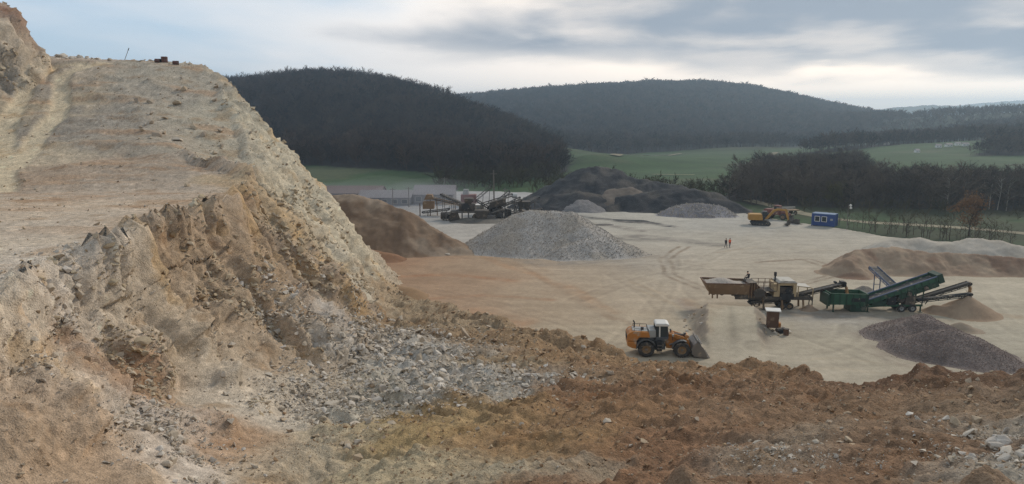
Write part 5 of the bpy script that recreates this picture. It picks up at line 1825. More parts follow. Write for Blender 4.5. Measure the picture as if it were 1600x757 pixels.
    MB().prism([(11.3, 3.56), (13.0, 3.38), (13.0, 3.42), (11.3, 3.60)], -1.05, 1.05).build('portal_cover', M_PLANTL, R)
    # conveyors
    conveyor(R, (5.8, -.3, .95), (10.6, -.1, 1.35), 1.0, M_DSTEEL, .3, ((.1, 0), (.8, 0)), guard=.25)
    c = conveyor(R, (10.6, 0, 1.7), (17.3, 0, 3.75), 1.0, M_DSTEEL, .35, ((.42, .0),), guard=.12)
    MB().box(17.0, 17.5, -.6, .6, 3.4, 4.05).build('drive_unit', M_BLACK, c)
    MB().cyl((16.2, -.55, 4.0), (16.2, -.1, 4.0), .17).build('drive_motor', M_BLACK, c)
    MB().box(16.9, 17.3, -.75, -.5, 3.9, 4.2).build('gear_box', M_BLACK, c)
    return R


cx, cy, _ = G(1101, 474, 1.0)
CR_RZ = math.radians(-2.5)
CR = (G(1200, 487)[0] - 7.6, G(1200, 487)[1] + 2.2, 0.0)
crusher(CR, CR_RZ).scale = (1, 1, .86)


def to_world(root_loc, rz, p):
    c, s = math.cos(rz), math.sin(rz)
    return Vector((root_loc[0] + c * p[0] - s * p[1], root_loc[1] + s * p[0] + c * p[1], root_loc[2] + p[2]))


# ================================================================== GREEN SCREENING MACHINE
def screener(loc, rz):
    R = empty('screening_machine', loc, rz, 'long green mobile screening machine with sloping deck and three conveyors', 'screening machine')
    # feed box
    F_ = MB()
    for y in (-1.3, 1.2):
        F_.prism([(0, 1.1), (0, 2.65), (4.7, 2.5), (4.7, 1.1)], y, y + .1)
    F_.box(0, .1, -1.3, 1.3, 1.1, 2.65)
    F_.box(4.6, 4.7, -1.3, 1.3, 1.1, 2.5)
    F_ = F_.build('feed_box', M_GREEN, R)
    MB().box(.1, 4.6, -1.2, 1.2, 1.15, 1.9).build('feed_load', mat('feed_sand', lin(150, 132, 108), .95, 0, .2, 3), R)
    for k in range(6):
        x = .3 + k * .82
        MB().box(x, x + .1, -1.38, -1.3, 1.1, 2.55).build('feed_rib', M_GREEN2, F_)
    MB().box(2.6, 4.3, -1.36, -1.305, 1.5, 2.0).build('dark_panel', M_BLACK, F_)
    MB().box(-.25, 0, -1.3, 1.3, .9, 2.5).build('end_plate', M_GREEN2, R)
    MB().box(2.7, 4.6, -1.0, 1.0, .05, 1.0).build('jack_stand', M_GREEN2, R)
    MB().beam((.6, -.9, 1.1), (.6, -.9, -.05), .16).beam((.6, .9, 1.1), (.6, .9, -.05), .16).build('stand_leg', M_GREEN2, R)
    # inclined main body: deck and conveyor casing
    p, q = Vector((3.4, 0, .65)), Vector((13.3, 0, 4.45))
    d = (q - p).normalized(); up = Vector((-d.z, 0, d.x))
    def inc(a, b, h0, h1, y0, y1):
        A_, B_ = p.lerp(q, a), p.lerp(q, b)
        pts = [A_ + up * h0, B_ + up * h0, B_ + up * h1, A_ + up * h1]
        return MB().prism([(v.x, v.z) for v in pts], y0, y1)
    MBs = inc(0, 1, -.15, .42, -1.05, -.93); MBs.build('side_beam', M_GREEN, R)
    inc(0, 1, -.15, .42, .93, 1.05).build('side_beam', M_GREEN, R)
    inc(.02, .99, .1, .2, -.93, .93).build('main_belt', M_BELT, R)
    inc(.0, 1.0, .43, .55, -1.1, -.98).build('deck_rail', M_BLUEG, R)
    inc(.0, 1.0, .43, .55, .98, 1.1).build('deck_rail', M_BLUEG, R)
    for k in range(12):
        t = .04 + k * .083
        inc(t, t + .008, -.2, .40, -1.12, -1.05).build('side_rib', M_GREEN2, R)
    # screen box near the top, drooping below the beams
    inc(.5, .98, -.95, -.17, -1.0, 1.0).build('screen_box', M_GREEN2, R, .05)
    inc(.98, 1.05, -.6, .65, -1.1, 1.1).build('head_box', M_GREEN2, R, .04)
    for k in range(7):
        t = .53 + k * .065
        inc(t, t + .008, -.93, -.2, -1.08, -1.0).build('screen_rib', M_GREEN, R)
    for t in (.62, .82):
        c_ = p.lerp(q, t) - up * .55
        MB().cyl((c_.x, -1.2, c_.z), (c_.x, -1.0, c_.z), .3, 12).build('vibrator_drum', M_DSTEEL, R)
    # engine bay and chassis
    ch = MB()
    for sd in (-1, 1):
        ch.prism([(2.9, .5), (2.9, .8), (6.5, 1.0), (11.6, 1.0), (11.6, .75), (6.5, .72)], sd * .8 - .08, sd * .8 + .08)
    ch.build('chassis', M_GREEN, R)
    MB().box(5.3, 7.0, -.95, .2, .75, 1.55).build('engine_cover', M_GREEN2, R, .05)
    MB().box(7.2, 8.3, -1.0, .9, .95, 2.1).build('power_pack', M_BLACK, R, .05)
    MB().cyl((8.9, -.9, 1.7), (8.9, -.2, 1.7), .45, 14).build('hydraulic_tank', M_DSTEEL, R)
    MB().box(9.4, 10.6, -.95, .9, 1.0, 2.2).build('hopper_chute', M_DSTEEL, R)
    for x in (9.0, 10.35):
        for sd in (-1, 1):
            wheel(R, x, sd * .85, .5, .36, side=sd, n=18, rim=M_LGREY, lugs=False)
    for x in (4.8, 11.3):
        for sd in (-1, 1):
            MB().beam((x, sd * .95, .9), (x, sd * .95, -.05), .14).box(x - .22, x + .22, sd * .95 - .22, sd * .95 + .22, -.03, .05).build('jack_leg', M_GREEN2, R)
    st = MB()
    for x, z1 in ((7.0, 1.9), (8.6, 2.5), (10.6, 2.5), (11.5, 2.9)):
        for sd in (-1, 1):
            st.beam((x, sd * .85, .95), (x + .1, sd * .85, z1), .1)
    st.build('deck_support', M_GREEN2, R)
    # right conveyor, dark lower conveyor, blue grey rear conveyor
    conveyor(R, (10.6, .1, 1.3), (17.6, .1, 3.75), .8, M_DSTEEL, .32, (), guard=.16)
    conveyor(R, (11.0, -.9, 1.75), (17.2, -1.1, 2.6), .55, M_BLACK, .4, (), drum=True)
    MB().beam((13.0, .5, 2.15), (12.2, .5, .9), .08).beam((13.0, -.3, 2.15), (12.2, -.3, .9), .08).build('conveyor_strut', M_GREEN2, R)
    c = conveyor(R, (9.3, 1.0, 2.6), (9.2, 7.6, 4.2), 1.1, M_BLUEG, .3, (), guard=.2)
    MB().beam((8.8, 6.2, 3.5), (8.8, 6.2, 0), .1).beam((9.6, 6.2, 3.5), (9.6, 6.2, 0), .1).beam((8.8, 6.2, 2), (9.6, 6.2, 2), .06).build('conveyor_leg', M_BLUEG, c)
    return R


sx, sy, _ = G(1418, 489)
SCR = (sx - 9.7, sy + 1.1, floor_z(sx, sy) + .0)
SC_RZ = math.radians(0)
screener(SCR, SC_RZ).scale = (1, 1, .93)


def grains(name, p, n, h, spread, m, label, back=0.25):
    V_, F_ = [], []
    r = random.Random(n)
    for i in range(n):
        t = r.random()
        c = Vector((p[0] + back * math.sqrt(t) + r.gauss(0, .03 + spread * t), p[1] + r.gauss(0, .1 + .04 * t), p[2] - h * t))
        s = r.uniform(.02, .05)
        k = len(V_)
        V_ += [tuple(c + Vector((s, 0, -s))), tuple(c + Vector((-s, s, -s))), tuple(c + Vector((-s, -s, -s))), tuple(c + Vector((0, 0, s * 3)))]
        F_ += [(k, k + 1, k + 3), (k + 1, k + 2, k + 3), (k + 2, k, k + 3), (k, k + 2, k + 1)]
    o = link(name, py_mesh(name, V_, F_), None, m)
    return tag(o, label, 'sand stream', kind='stuff')


M_FALL = mat('falling_sand', lin(196, 158, 112), .95, 0, .1, 4)
hp = to_world(CR, CR_RZ, (17.4, 0, 3.22))
grains('falling_sand', hp, 700, 1.7, .05, M_FALL, 'thin stream of sand falling into the green feed box', .55)
hp = to_world(SCR, SC_RZ, (17.6, .1, 3.5))
grains('falling_sand', hp, 700, 2.0, .06, M_FALL, 'thin stream of sand falling onto the fresh sand cone', .3)

# ================================================================== CONTROL BOOTH ON THE YARD
bx, by, _ = G(1206, 517)
B = empty('control_booth', (bx, by, floor_z(bx, by)), math.radians(-14), 'narrow rust brown booth with white roof beside the loading ramp', 'booth')
MB().box(-.62, .62, -.6, .6, .45, 2.35).build('cabin', M_RUST2, B, .03)
MB().box(-.8, .82, -.78, .72, 2.36, 2.46).build('roof', M_WHITE, B)
MB().box(.622, .66, -.45, .45, 1.45, 2.2).build('window', M_GLASS, B)
MB().box(.62, .9, -.5, .3, .45, 1.0).build('control_box', M_ORANGE, B, .03)
for a in (-.5, .5):
    for b in (-.5, .5):
        MB().beam((a, b, .5), (a, b, -.1), .1).build('leg', M_DSTEEL, B)
for dx, dy, lab, c in ((.55, -1.0, 'small black pump unit at the foot of the brown booth', 0), (1.35, -.9, 'pale crumpled sheet metal lying right of the brown booth', 1), (1.0, -1.7, 'rusty stub of drum in front of the brown booth', 2)):
    wx_, wy_ = bx + dx, by + dy
    e = empty(('pump_unit', 'sheet_metal', 'rusty_drum')[c], (wx_, wy_, floor_z(wx_, wy_)), .4, lab, ('pump', 'scrap metal', 'drum')[c])
    if c == 0:
        MB().box(-.4, .4, -.25, .25, .1, .45).build('motor_block', M_BLACK, e, .04)
        MB().cyl((-.5, 0, .4), (.1, 0, .4), .22, 12).build('pump_drum', M_DSTEEL, e)
        MB().lathe((.45, 0, .32), [(.1, -.12), (.32, -.12), (.32, .12), (.1, .12)], 14).build('pulley', M_STEEL, e)
    elif c == 1:
        MB().add([(-.5, -.3, .12), (.1, -.4, .3), (.6, -.2, .1), (.55, .35, .2), (0, .4, .42), (-.5, .3, .15)], [(0, 1, 4, 5), (1, 2, 3, 4)]).build('sheet', M_WHITE, e)
    else:
        MB().cyl((0, 0, 0), (0, 0, .7), .3, 14).build('shell', M_RUST2, e)
        MB().cyl((0, 0, .7), (0, 0, .73), .32, 14).build('lid', M_DSTEEL, e)
wx_, wy_, _ = G(1193, 485)
e = empty('marker_pole', (wx_, wy_, 0), 0, 'thin dark pole standing beside the crusher above the booth', 'pole')
MB().beam((0, 0, -.2), (0, 0, 2.0), .09).build('pole', M_DSTEEL, e)
MB().box(-.2, .2, -.2, .2, -.05, .08).build('foot', M_DSTEEL, e)


# ================================================================== PEOPLE
M_SKIN = mat('skin', lin(176, 130, 104), .6, 0, .05)
M_HAIR = mat('dark_hair', lin(38, 30, 26), .8, 0, .1)
M_CLOTHB = mat('dark_cloth', lin(36, 37, 42), .9, 0, .15, 5)
M_CLOTHN = mat('dark_trousers', lin(44, 46, 54), .9, 0, .15, 5)
M_HIVIS = mat('orange_hi_vis', lin(226, 92, 44), .8, 0, .06, 5)


def person(loc, rz, joints, label, jacket, trousers, hat=None):
    R = empty('person', loc, rz, label, 'person')
    names = list(joints['pos'])
    bm_v = [joints['pos'][n] for n in names]
    ed = [(names.index(a), names.index(b)) for a, b in joints['edges']]
    me = bpy.data.meshes.new('body')
    me.from_pydata(bm_v, ed, [])
    o = bpy.data.objects.new('body', me)
    COL.objects.link(o)
    md = o.modifiers.new('skin', 'SKIN')
    sv = me.skin_vertices[0].data
    for i, n_ in enumerate(names):
        r = joints['rad'][n_]
        sv[i].radius = r if isinstance(r, tuple) else (r, r)
        sv[i].use_root = (n_ == 'pelvis')
    md.use_smooth_shade = True
    ss = o.modifiers.new('sub', 'SUBSURF'); ss.levels = 2; ss.render_levels = 2
    dg = bpy.context.evaluated_depsgraph_get()
    me2 = bpy.data.meshes.new_from_object(o.evaluated_get(dg))
    bpy.data.objects.remove(o)
    me2.name = 'body'
    me2.materials.clear()
    for m in (M_SKIN, jacket, trousers, M_BLACK):
        me2.materials.append(m)
    P_ = joints['pos']
    pz = Vector(P_['pelvis']).z
    up = [(Vector(P_[n_]), k) for n_, k in joints['zone'].items()]
    for f in me2.polygons:
        c = f.center
        f.material_index = min(up, key=lambda q: (q[0] - c).length)[1]
    b = link('body', me2, R)
    h = Vector(P_['head'])
    hr = MB()
    V_, F_ = [], []
    nn, mm = 10, 5
    for i in range(mm):
        t = i / (mm - 1) * 1.75
        for k in range(nn):
            a = 6.283 * k / nn
            V_.append((h.x - .012 + .112 * math.sin(t) * math.cos(a), h.y + .098 * math.sin(t) * math.sin(a), h.z + .03 + .12 * math.cos(t)))
    for i in range(mm - 1):
        for k in range(nn):
            F_.append((i * nn + k, i * nn + (k + 1) % nn, (i + 1) * nn + (k + 1) % nn, (i + 1) * nn + k))
    link('helmet' if hat else 'hair', py_mesh('hair', V_, F_), R, hat or M_HAIR)
    fc = MB().box(h.x + .085, h.x + .125, -.014 + h.y, .014 + h.y, h.z - .035, h.z + .012)
    fc.build('nose', M_SKIN, R)
    for sd in (-1, 1):
        MB().box(h.x + .085, h.x + .1, h.y + sd * .034 - .012, h.y + sd * .034 + .012, h.z + .008, h.z + .022).build('eye', M_BLACK, R)
    return R


def walker(stride, swing):
    pos = {'pelvis': (0, 0, .95), 'waist': (0, 0, 1.1), 'chest': (.01, 0, 1.32), 'neck': (.01, 0, 1.49), 'head': (.03, 0, 1.64), 'crown': (.03, 0, 1.74)}
    rad = {'pelvis': (.15, .11), 'waist': (.14, .10), 'chest': (.17, .12), 'neck': .06, 'head': (.085, .10), 'crown': .06}
    edges = [('pelvis', 'waist'), ('waist', 'chest'), ('chest', 'neck'), ('neck', 'head'), ('head', 'crown')]
    zone = {'pelvis': 2, 'waist': 1, 'chest': 1, 'neck': 0, 'head': 0, 'crown': 0}
    for s, n_ in ((1, 'L'), (-1, 'R')):
        f = s * stride
        pos.update({'hip' + n_: (.0, .09 * s, .90), 'knee' + n_: (f * .5 + .04, .10 * s, .50), 'ankle' + n_: (f * .9 - .02, .10 * s, .09), 'toe' + n_: (f * .9 + .17, .11 * s, .05)})
        rad.update({'hip' + n_: .09, 'knee' + n_: .062, 'ankle' + n_: .048, 'toe' + n_: .042})
        edges += [('pelvis', 'hip' + n_), ('hip' + n_, 'knee' + n_), ('knee' + n_, 'ankle' + n_), ('ankle' + n_, 'toe' + n_)]
        g = -s * swing
        pos.update({'sh' + n_: (.0, .19 * s, 1.40), 'el' + n_: (g * .4 - .02, .25 * s, 1.13), 'wr' + n_: (g + .06, .25 * s, .90), 'ha' + n_: (g + .08, .245 * s, .80)})
        rad.update({'sh' + n_: .068, 'el' + n_: .05, 'wr' + n_: .038, 'ha' + n_: .03})
        edges += [('chest', 'sh' + n_), ('sh' + n_, 'el' + n_), ('el' + n_, 'wr' + n_), ('wr' + n_, 'ha' + n_)]
        for k in range(3):
            nm = 'fi%s%d' % (n_, k)
            pos[nm] = (g + .06 + .03 * k, .235 * s, .72 + .012 * abs(k - 1)); rad[nm] = .011; edges.append(('ha' + n_, nm)); zone[nm] = 0
        zone.update({'hip' + n_: 2, 'knee' + n_: 2, 'ankle' + n_: 2, 'toe' + n_: 3, 'sh' + n_: 1, 'el' + n_: 1, 'wr' + n_: 1, 'ha' + n_: 0})
    return dict(pos=pos, rad=rad, edges=edges, zone=zone)


def sitter():
    j = walker(0, .0)
    for s, n_ in ((1, 'L'), (-1, 'R')):
        j['pos'].update({'hip' + n_: (.05, .1 * s, .93), 'knee' + n_: (.47, .14 * s, .98), 'ankle' + n_: (.55, .14 * s, .55), 'toe' + n_: (.73, .15 * s, .50)})
        j['pos'].update({'el' + n_: (.12, .26 * s, 1.13), 'wr' + n_: (.36, .2 * s, 1.10), 'ha' + n_: (.45, .17 * s, 1.09)})
        for k in range(3):
            j['pos']['fi%s%d' % (n_, k)] = (.53, (.13 + .03 * k) * s, 1.07)
    for n_ in ('chest', 'neck', 'head', 'crown'):
        p_ = j['pos'][n_]; j['pos'][n_] = (p_[0] + .1 * (p_[2] - .95) / .6 + .04, p_[1], p_[2])
    return j


x, y, _ = G(1134, 387.5)
person((x, y, floor_z(x, y)), math.radians(-70), walker(.24, .14), 'person in dark clothes walking beside someone in an orange jacket', M_CLOTHB, M_CLOTHN)
x, y, _ = G(1140, 387)
person((x, y, floor_z(x, y)), math.radians(-76), walker(-.2, .12), 'person in a bright orange jacket and dark trousers on the open yard', M_HIVIS, M_CLOTHN)
pw = to_world(CR, CR_RZ, (5.5, -.4, 4.04 * .86 - .45))
person(pw, math.radians(200), sitter(), 'person in black clothes sitting on top of the rock crusher', M_CLOTHB, M_CLOTHB)


# ================================================================== FAR CORNER: EXCAVATOR, SECOND LOADER, CABIN, LAMP
def excavator(loc, rz):
    R = empty('excavator', loc, rz, 'yellow crawler excavator with folded boom parked left of the blue cabin', 'excavator')
    for sd in (-1, 1):
        t = MB().prism([(-2.1, .45), (-1.8, .05), (1.8, .05), (2.1, .45), (1.8, .9), (-1.8, .9)], sd * 1.2 - .3, sd * 1.2 + .3).build('track', M_BLACK, R)
        for k in range(6):
            MB().cyl((-1.5 + k * .6, sd * 1.2 - .32, .35), (-1.5 + k * .6, sd * 1.2 + .32, .35), .2, 10).build('track_roller', M_DSTEEL, t)
    MB().box(-.9, .9, -.9, .9, .6, 1.1).build('undercarriage', M_DSTEEL, R)
    MB().prism([(-2.6, 1.15), (-2.6, 2.3), (-2.3, 2.45), (.2, 2.45), (.4, 1.15)], -1.3, 1.3).build('engine_body', M_YELLOW, R, .06)
    cb = MB().prism([(.3, 1.15), (.3, 2.95), (1.4, 2.95), (1.75, 2.2), (1.75, 1.15)], .25, 1.3).build('cab', M_GREYP, R, .04)
    MB().prism([(.45, 1.9), (.45, 2.8), (1.35, 2.8), (1.62, 2.15), (1.62, 1.9)], .22, 1.33).build('cab_window', M_GLASS, cb)
    MB().prism([(.9, 1.4), (2.4, 3.35), (3.4, 3.75), (5.2, 3.55), (5.25, 3.2), (3.5, 3.3), (2.8, 3.0), (1.4, 1.3)], -.5, -.05).build('boom', M_YELLOW, R, .04)
    MB().prism([(4.9, 3.75), (5.35, 3.6), (5.9, 1.3), (5.6, 1.2), (5.0, 3.0)], -.45, -.1).build('stick', M_YELLOW, R, .03)
    MB().cyl((1.5, -.28, 1.7), (3.1, -.28, 3.1), .1).build('boom_cylinder', M_STEEL, R)
    MB().cyl((3.2, -.28, 3.9), (5.0, -.28, 3.8), .09).build('stick_cylinder', M_STEEL, R)
    MB().prism([(5.75, 1.35), (6.2, .95), (6.1, .35), (5.5, .05), (4.9, .3), (5.2, .45), (5.5, .6), (5.6, 1.2)], -.9, .35).build('bucket', M_DSTEEL, R)
    return R


x, y, _ = G(1190, 352.5)
excavator((x, y + 1.0, floor_z(x, y)), math.radians(-12))


def small_loader(loc, rz):
    R = empty('parked_loader', loc, rz, 'old dull red wheel loader parked between excavator and blue cabin', 'wheel loader')
    MB().prism([(-3.2, 1.0), (-3.2, 2.1), (-2.9, 2.3), (-1.0, 2.3), (-.8, 1.0)], -1.0, 1.0).build('engine_hood', M_RED, R, .05)
    cb = MB().prism([(-.9, 1.1), (-.9, 3.2), (.35, 3.2), (.55, 2.0), (.4, 1.1)], -.75, .75).build('cab', M_RED, R, .04)
    MB().prism([(-.8, 2.0), (-.8, 3.0), (.3, 3.0), (.42, 2.0)], -.78, .78).build('cab_window', M_GLASS, cb)
    MB().prism([(.3, .8), (.3, 1.7), (2.0, 1.5), (2.0, .8)], -.5, .5).build('front_frame', M_RED, R)
    for sd in (-1, 1):
        MB().prism([(.6, 1.7), (.8, 2.0), (2.6, 1.4), (3.0, .4), (2.8, .35), (2.3, 1.2)], sd * .6 - .08, sd * .6 + .08).build('lift_arm', M_RED, R)
        for x in (-1.9, 1.4):
            wheel(R, x, sd * 1.0, .72, .5, side=sd, n=16, lugs=False)
    MB().prism([(2.9, .1), (2.7, .9), (3.2, 1.4), (3.3, 1.3), (2.9, .9), (3.1, .25), (4.0, .12), (4.0, .05)], -1.3, 1.3).build('bucket', M_DSTEEL, R)
    return R


x, y, _ = G(1228, 348)
small_loader((x, y + 5, floor_z(x, y + 5)), math.radians(-38))
# bits of machinery right of the parked loader
x, y, _ = G(1247, 352)
e = empty('attachment', (x, y + 2, -.1), .5, 'dark bucket attachment lying left of the blue cabin', 'loader bucket')
MB().prism([(0, .1), (-.2, .6), (.1, 1.2), (.25, 1.15), (.05, .6), (.3, .25), (1.2, .12), (1.2, .02)], -1.2, 1.2).build('shell', M_DSTEEL, e)
MB().box(-.25, .0, -.5, -.3, .4, 1.0).box(-.25, 0, .3, .5, .4, 1.0).build('hitch_plate', M_DSTEEL, e)
x, y, _ = G(1250, 343)
e = empty('trailer', (x, y + 8, 0), .2, 'pale flatbed trailer standing behind the parked machines', 'trailer')
MB().box(-2.5, 2.5, -1.1, 1.1, 1.0, 1.2).build('bed', M_RUST, e)
MB().box(-2.5, -2.4, -1.1, 1.1, 1.2, 1.9).box(-2.4, 2.5, 1.0, 1.1, 1.2, 1.8).build('side_board', M_PLANTL, e)
for xx in (-1.4, 1.4):
    for sd in (-1, 1):
        wheel(e, xx, sd * .95, .5, .3, side=sd, n=14, lugs=False)

# blue site cabin
p0, p1 = G(1274, 353), G(1309, 356)
x, y = (p0[0] + p1[0]) / 2, (p0[1] + p1[1]) / 2
cz = math.atan2(p1[1] - p0[1], p1[0] - p0[0])
L_ = math.hypot(p1[0] - p0[0], p1[1] - p0[1])
Bc = empty('site_cabin', (x, y + 1.2, floor_z(x, y) - .02), cz, 'blue container site cabin with two white framed windows', 'site cabin')
h = 2.65
MB().box(-L_ / 2, L_ / 2, -1.2, 1.2, .12, h).build('shell', M_BLUE, Bc)
c = MB()
k = int(L_ / .28)
for i in range(k):
    xx = -L_ / 2 + (i + .5) * L_ / k
    c.box(xx - .06, xx + .06, -1.235, -1.2, .3, h - .2)
c.build('corrugation', M_BLUE, Bc)
MB().box(-L_ / 2 - .05, L_ / 2 + .05, -1.26, 1.26, h, h + .12).build('roof', mat('cabin_roof', lin(96, 120, 150), .6, 0, .1), Bc)
for i in (-1, 1):
    for j in (-1, 1):
        MB().box(i * L_ / 2 - .08, i * L_ / 2 + .08, j * 1.2 - .08, j * 1.2 + .08, 0, h + .02).build('corner_post', M_BLUE, Bc)
for xx, w_, hh in ((-L_ * .26, .55, .6), (L_ * .05, .55, .6)):
    fr = MB()
    zc_ = 1.6
    for (a, b, c_, d_) in ((-w_, w_, hh - .1, hh), (-w_, w_, -hh, -hh + .1), (-w_, -w_ + .1, -hh, hh), (w_ - .1, w_, -hh, hh)):
        fr.box(xx + a, xx + b, -1.30, -1.235, zc_ + c_, zc_ + d_)
    f_ = fr.build('window', M_WHITE, Bc)
    MB().box(xx - w_ + .1, xx + w_ - .1, -1.28, -1.24, zc_ - hh + .1, zc_ + hh - .1).build('pane', M_GLASS, f_)
MB().box(L_ * .32, L_ * .32 + .5, -1.29, -1.237, 1.4, 1.8).build('air_conditioner', M_LGREY, Bc)

x, y, _ = G(1323, 359)
e = empty('lamp_post', (x, y, floor_z(x, y) - .1), 0, 'thin yard lamp post with two white lamps beside the blue cabin', 'lamp post')
MB().cyl((0, 0, 0), (0, 0, 5.3), .07, 8, .05).build('pole', M_WOOD, e)
MB().beam((0, 0, 5.2), (.3, -.3, 5.2), .05).beam((0, 0, 4.7), (.4, -.2, 4.65), .05).build('arm', M_WOOD, e)
for p_ in ((.3, -.4, 5.25), (.45, -.25, 4.7)):
    MB().lathe((p_[0], p_[1], p_[2]), [(.02, -.12), (.22, -.1), (.26, .1), (.02, .16)], 12).build('lamp', M_WHITE, e)


# ================================================================== FAR PROCESSING PLANT
def AY(u, v, Y):
    return Vector(atY(u, v, Y))


def plant_part(name, label, cat, org_px):
    x, y, _ = G(*org_px)
    return empty(name, (x, y, 0), 0, label, cat), Vector((x, y, 0))


# left feeder / screen tower with long inclined conveyor
R_, o_ = plant_part('screen_tower', 'small rusty screen tower at the left end of the far plant', 'screening tower', (665, 337))
Yp = o_.y
loc = lambda u, v, dy=0.0: AY(u, v, Yp + dy) - o_
for u in (656, 672):
    for dy in (-1, 1):
        MB().beam(loc(u, 318, dy), Vector((loc(u, 318, dy).x, dy, -.1)), .2).build('leg', M_RUST2, R_)
MB().box(loc(655, 0).x, loc(673, 0).x, -1.2, 1.2, loc(660, 326).z, loc(660, 315).z).build('screen_box', M_RUST, R_)
MB().prism([(loc(657, 0).x, loc(0, 312).z), (loc(661, 0).x, loc(0, 304).z), (loc(670, 0).x, loc(0, 304).z), (loc(673, 0).x, loc(0, 311).z)], -1.0, 1.0).build('hood', M_RUST, R_)
MB().beam(loc(672, 310), loc(673, 330), .15).build('post', M_RUST2, R_)
conveyor(R_, loc(670, 307), loc(722, 319), 1.0, M_RUST, .5, ((.25, 0), (.8, 0)))
conveyor(R_, loc(660, 331, -1), loc(702, 326, -1), .8, M_PLANT, .4, ((.2, 0), (.9, 0)))

R_, o_ = plant_part('jaw_plant', 'dark steel crushing station on trestles in the middle of the far plant', 'crushing plant', (725, 344))
Yp = o_.y
for u in (697, 712, 722, 732, 744):
    for dy in (-1.3, 1.3):
        MB().beam(loc(u, 331, dy), Vector((loc(u, 331, dy).x, dy, -.1)), .28).build('trestle_leg', M_PLANT, R_)
MB().box(loc(700, 0).x, loc(748, 0).x, -1.5, 1.5, loc(0, 332).z, loc(0, 329).z).build('deck', M_PLANT, R_)
MB().box(loc(714, 0).x, loc(740, 0).x, -1.3, 1.3, loc(0, 329).z, loc(0, 318).z).build('crusher_housing', M_DSTEEL, R_, .1)
MB().prism([(loc(724, 0).x, loc(0, 318).z), (loc(722, 0).x, loc(0, 310).z), (loc(737, 0).x, loc(0, 310).z), (loc(734, 0).x, loc(0, 318).z)], -1.2, 1.2).build('feed_hopper', M_DSTEEL, R_)
MB().prism([(loc(696, 0).x, .2), (loc(700, 0).x, 1.4), (loc(712, 0).x, 2.0), (loc(716, 0).x, .2)], -1.6, -1.2).build('skirt_plate', M_DSTEEL, R_)
MB().prism([(loc(732, 0).x, .2), (loc(738, 0).x, 1.6), (loc(750, 0).x, 1.2), (loc(752, 0).x, .2)], -1.7, -1.4).build('skirt_plate', M_DSTEEL, R_)
MB().cyl(loc(728, 324, -1.4), loc(728, 324, -1.8), .9, 16).build('flywheel', M_BLACK, R_)
conveyor(R_, loc(700, 335, -1), loc(722, 326, 0), 1.0, M_PLANT, .5, ())
conveyor(R_, loc(690, 303, 3), loc(725, 319, 1), 1.0, M_PLANT, .5, ((.1, 0), (.5, 0)))
rl = MB()
for k in range(6):
    a = loc(702 + k * 9, 329, -1.5)
    rl.beam(a, a + Vector((0, 0, 1.0)), .07)
rl.beam(loc(702, 329, -1.5) + Vector((0, 0, 1.0)), loc(747, 329, -1.5) + Vector((0, 0, 1.0)), .07)
rl.build('railing', M_PLANT, R_)

R_, o_ = plant_part('generator_container', 'pale container standing right of the dark crushing station', 'container', (749, 336))
MB().box(-1.1, 1.2, -1.2, 1.2, .1, 2.4).build('shell', M_PLANTL, R_, .05)
MB().box(-1.15, 1.25, -1.25, 1.25, 2.4, 2.5).build('roof', M_WHITE, R_)
MB().box(-.5, .5, -1.24, -1.2, .4, 2.0).build('door', M_LGREY, R_)

R_, o_ = plant_part('conveyor_station', 'tangle of dark conveyors with a tall upright mast in the far plant', 'conveyors', (775, 340))
Yp = o_.y
conveyor(R_, loc(738, 314, 2), loc(767, 290, 2), .9, M_PLANT, .6, ((.5, 0), (.85, 0)))
conveyor(R_, loc(765, 322, 0), loc(795, 298, 0), .9, M_PLANT, .6, ((.5, 0), (.9, 0)))
conveyor(R_, loc(745, 312, -1), loc(772, 328, -1), .9, M_DSTEEL, .5, ((.3, 0),))
conveyor(R_, loc(770, 322, -1.5), loc(815, 312, -1.5), .9, M_DSTEEL, .5, ((.4, 0), (.8, 0)))
MB().box(loc(770, 0).x, loc(783, 0).x, -1.4, 1.2, loc(0, 336).z, loc(0, 321).z).build('screen_house', M_DSTEEL, R_, .08)
MB().prism([(loc(756, 0).x, .3), (loc(760, 0).x, 2.6), (loc(770, 0).x, 2.6), (loc(772, 0).x, .3)], -1.2, 1.0).build('surge_bin', M_DSTEEL, R_)
for u in (758, 768, 782):
    MB().beam(loc(u, 325, -1.2), Vector((loc(u, 325, -1.2).x, -1.2, -.1)), .2).build('leg', M_PLANT, R_)
MB().beam(Vector((loc(771, 0).x, 1.5, -.1)), loc(771, 266, 1.5), .3).build('mast', M_WOOD, R_)
MB().beam(loc(771, 272, 1.5) - Vector((.8, 0, 0)), loc(771, 272, 1.5) + Vector((.8, 0, 0)), .12).build('mast_arm', M_WOOD, R_)

R_, o_ = plant_part('stacker', 'low dark stacker conveyor with white drum at the right end of the plant', 'stacker', (800, 338))
Yp = o_.y
conveyor(R_, loc(775, 326, 1), loc(812, 308, 1), .9, M_PLANT, .5, ((.5, 0), (.85, 0)))
conveyor(R_, loc(790, 330, -1), loc(822, 333, -2), .9, M_PLANT, .5, ((.2, 0), (.9, 0)))
MB().cyl(loc(800, 306, 2), loc(808, 306, 2), .65, 14).build('water_drum', M_WHITE, R_)
MB().beam(loc(804, 311, 2), Vector((loc(804, 0).x, 2, -.1)), .3).build('drum_stand', M_PLANT, R_)
MB().prism([(loc(816, 0).x, .1), (loc(816, 0).x, 1.5), (loc(826, 0).x, 1.1), (loc(832, 0).x, .1)], -1.5, 1.5).build('hopper', M_DSTEEL, R_)
MB().box(loc(788, 0).x, loc(799, 0).x, -1.6, 0, .2, 1.7).build('drive_house', M_DSTEEL, R_, .06)

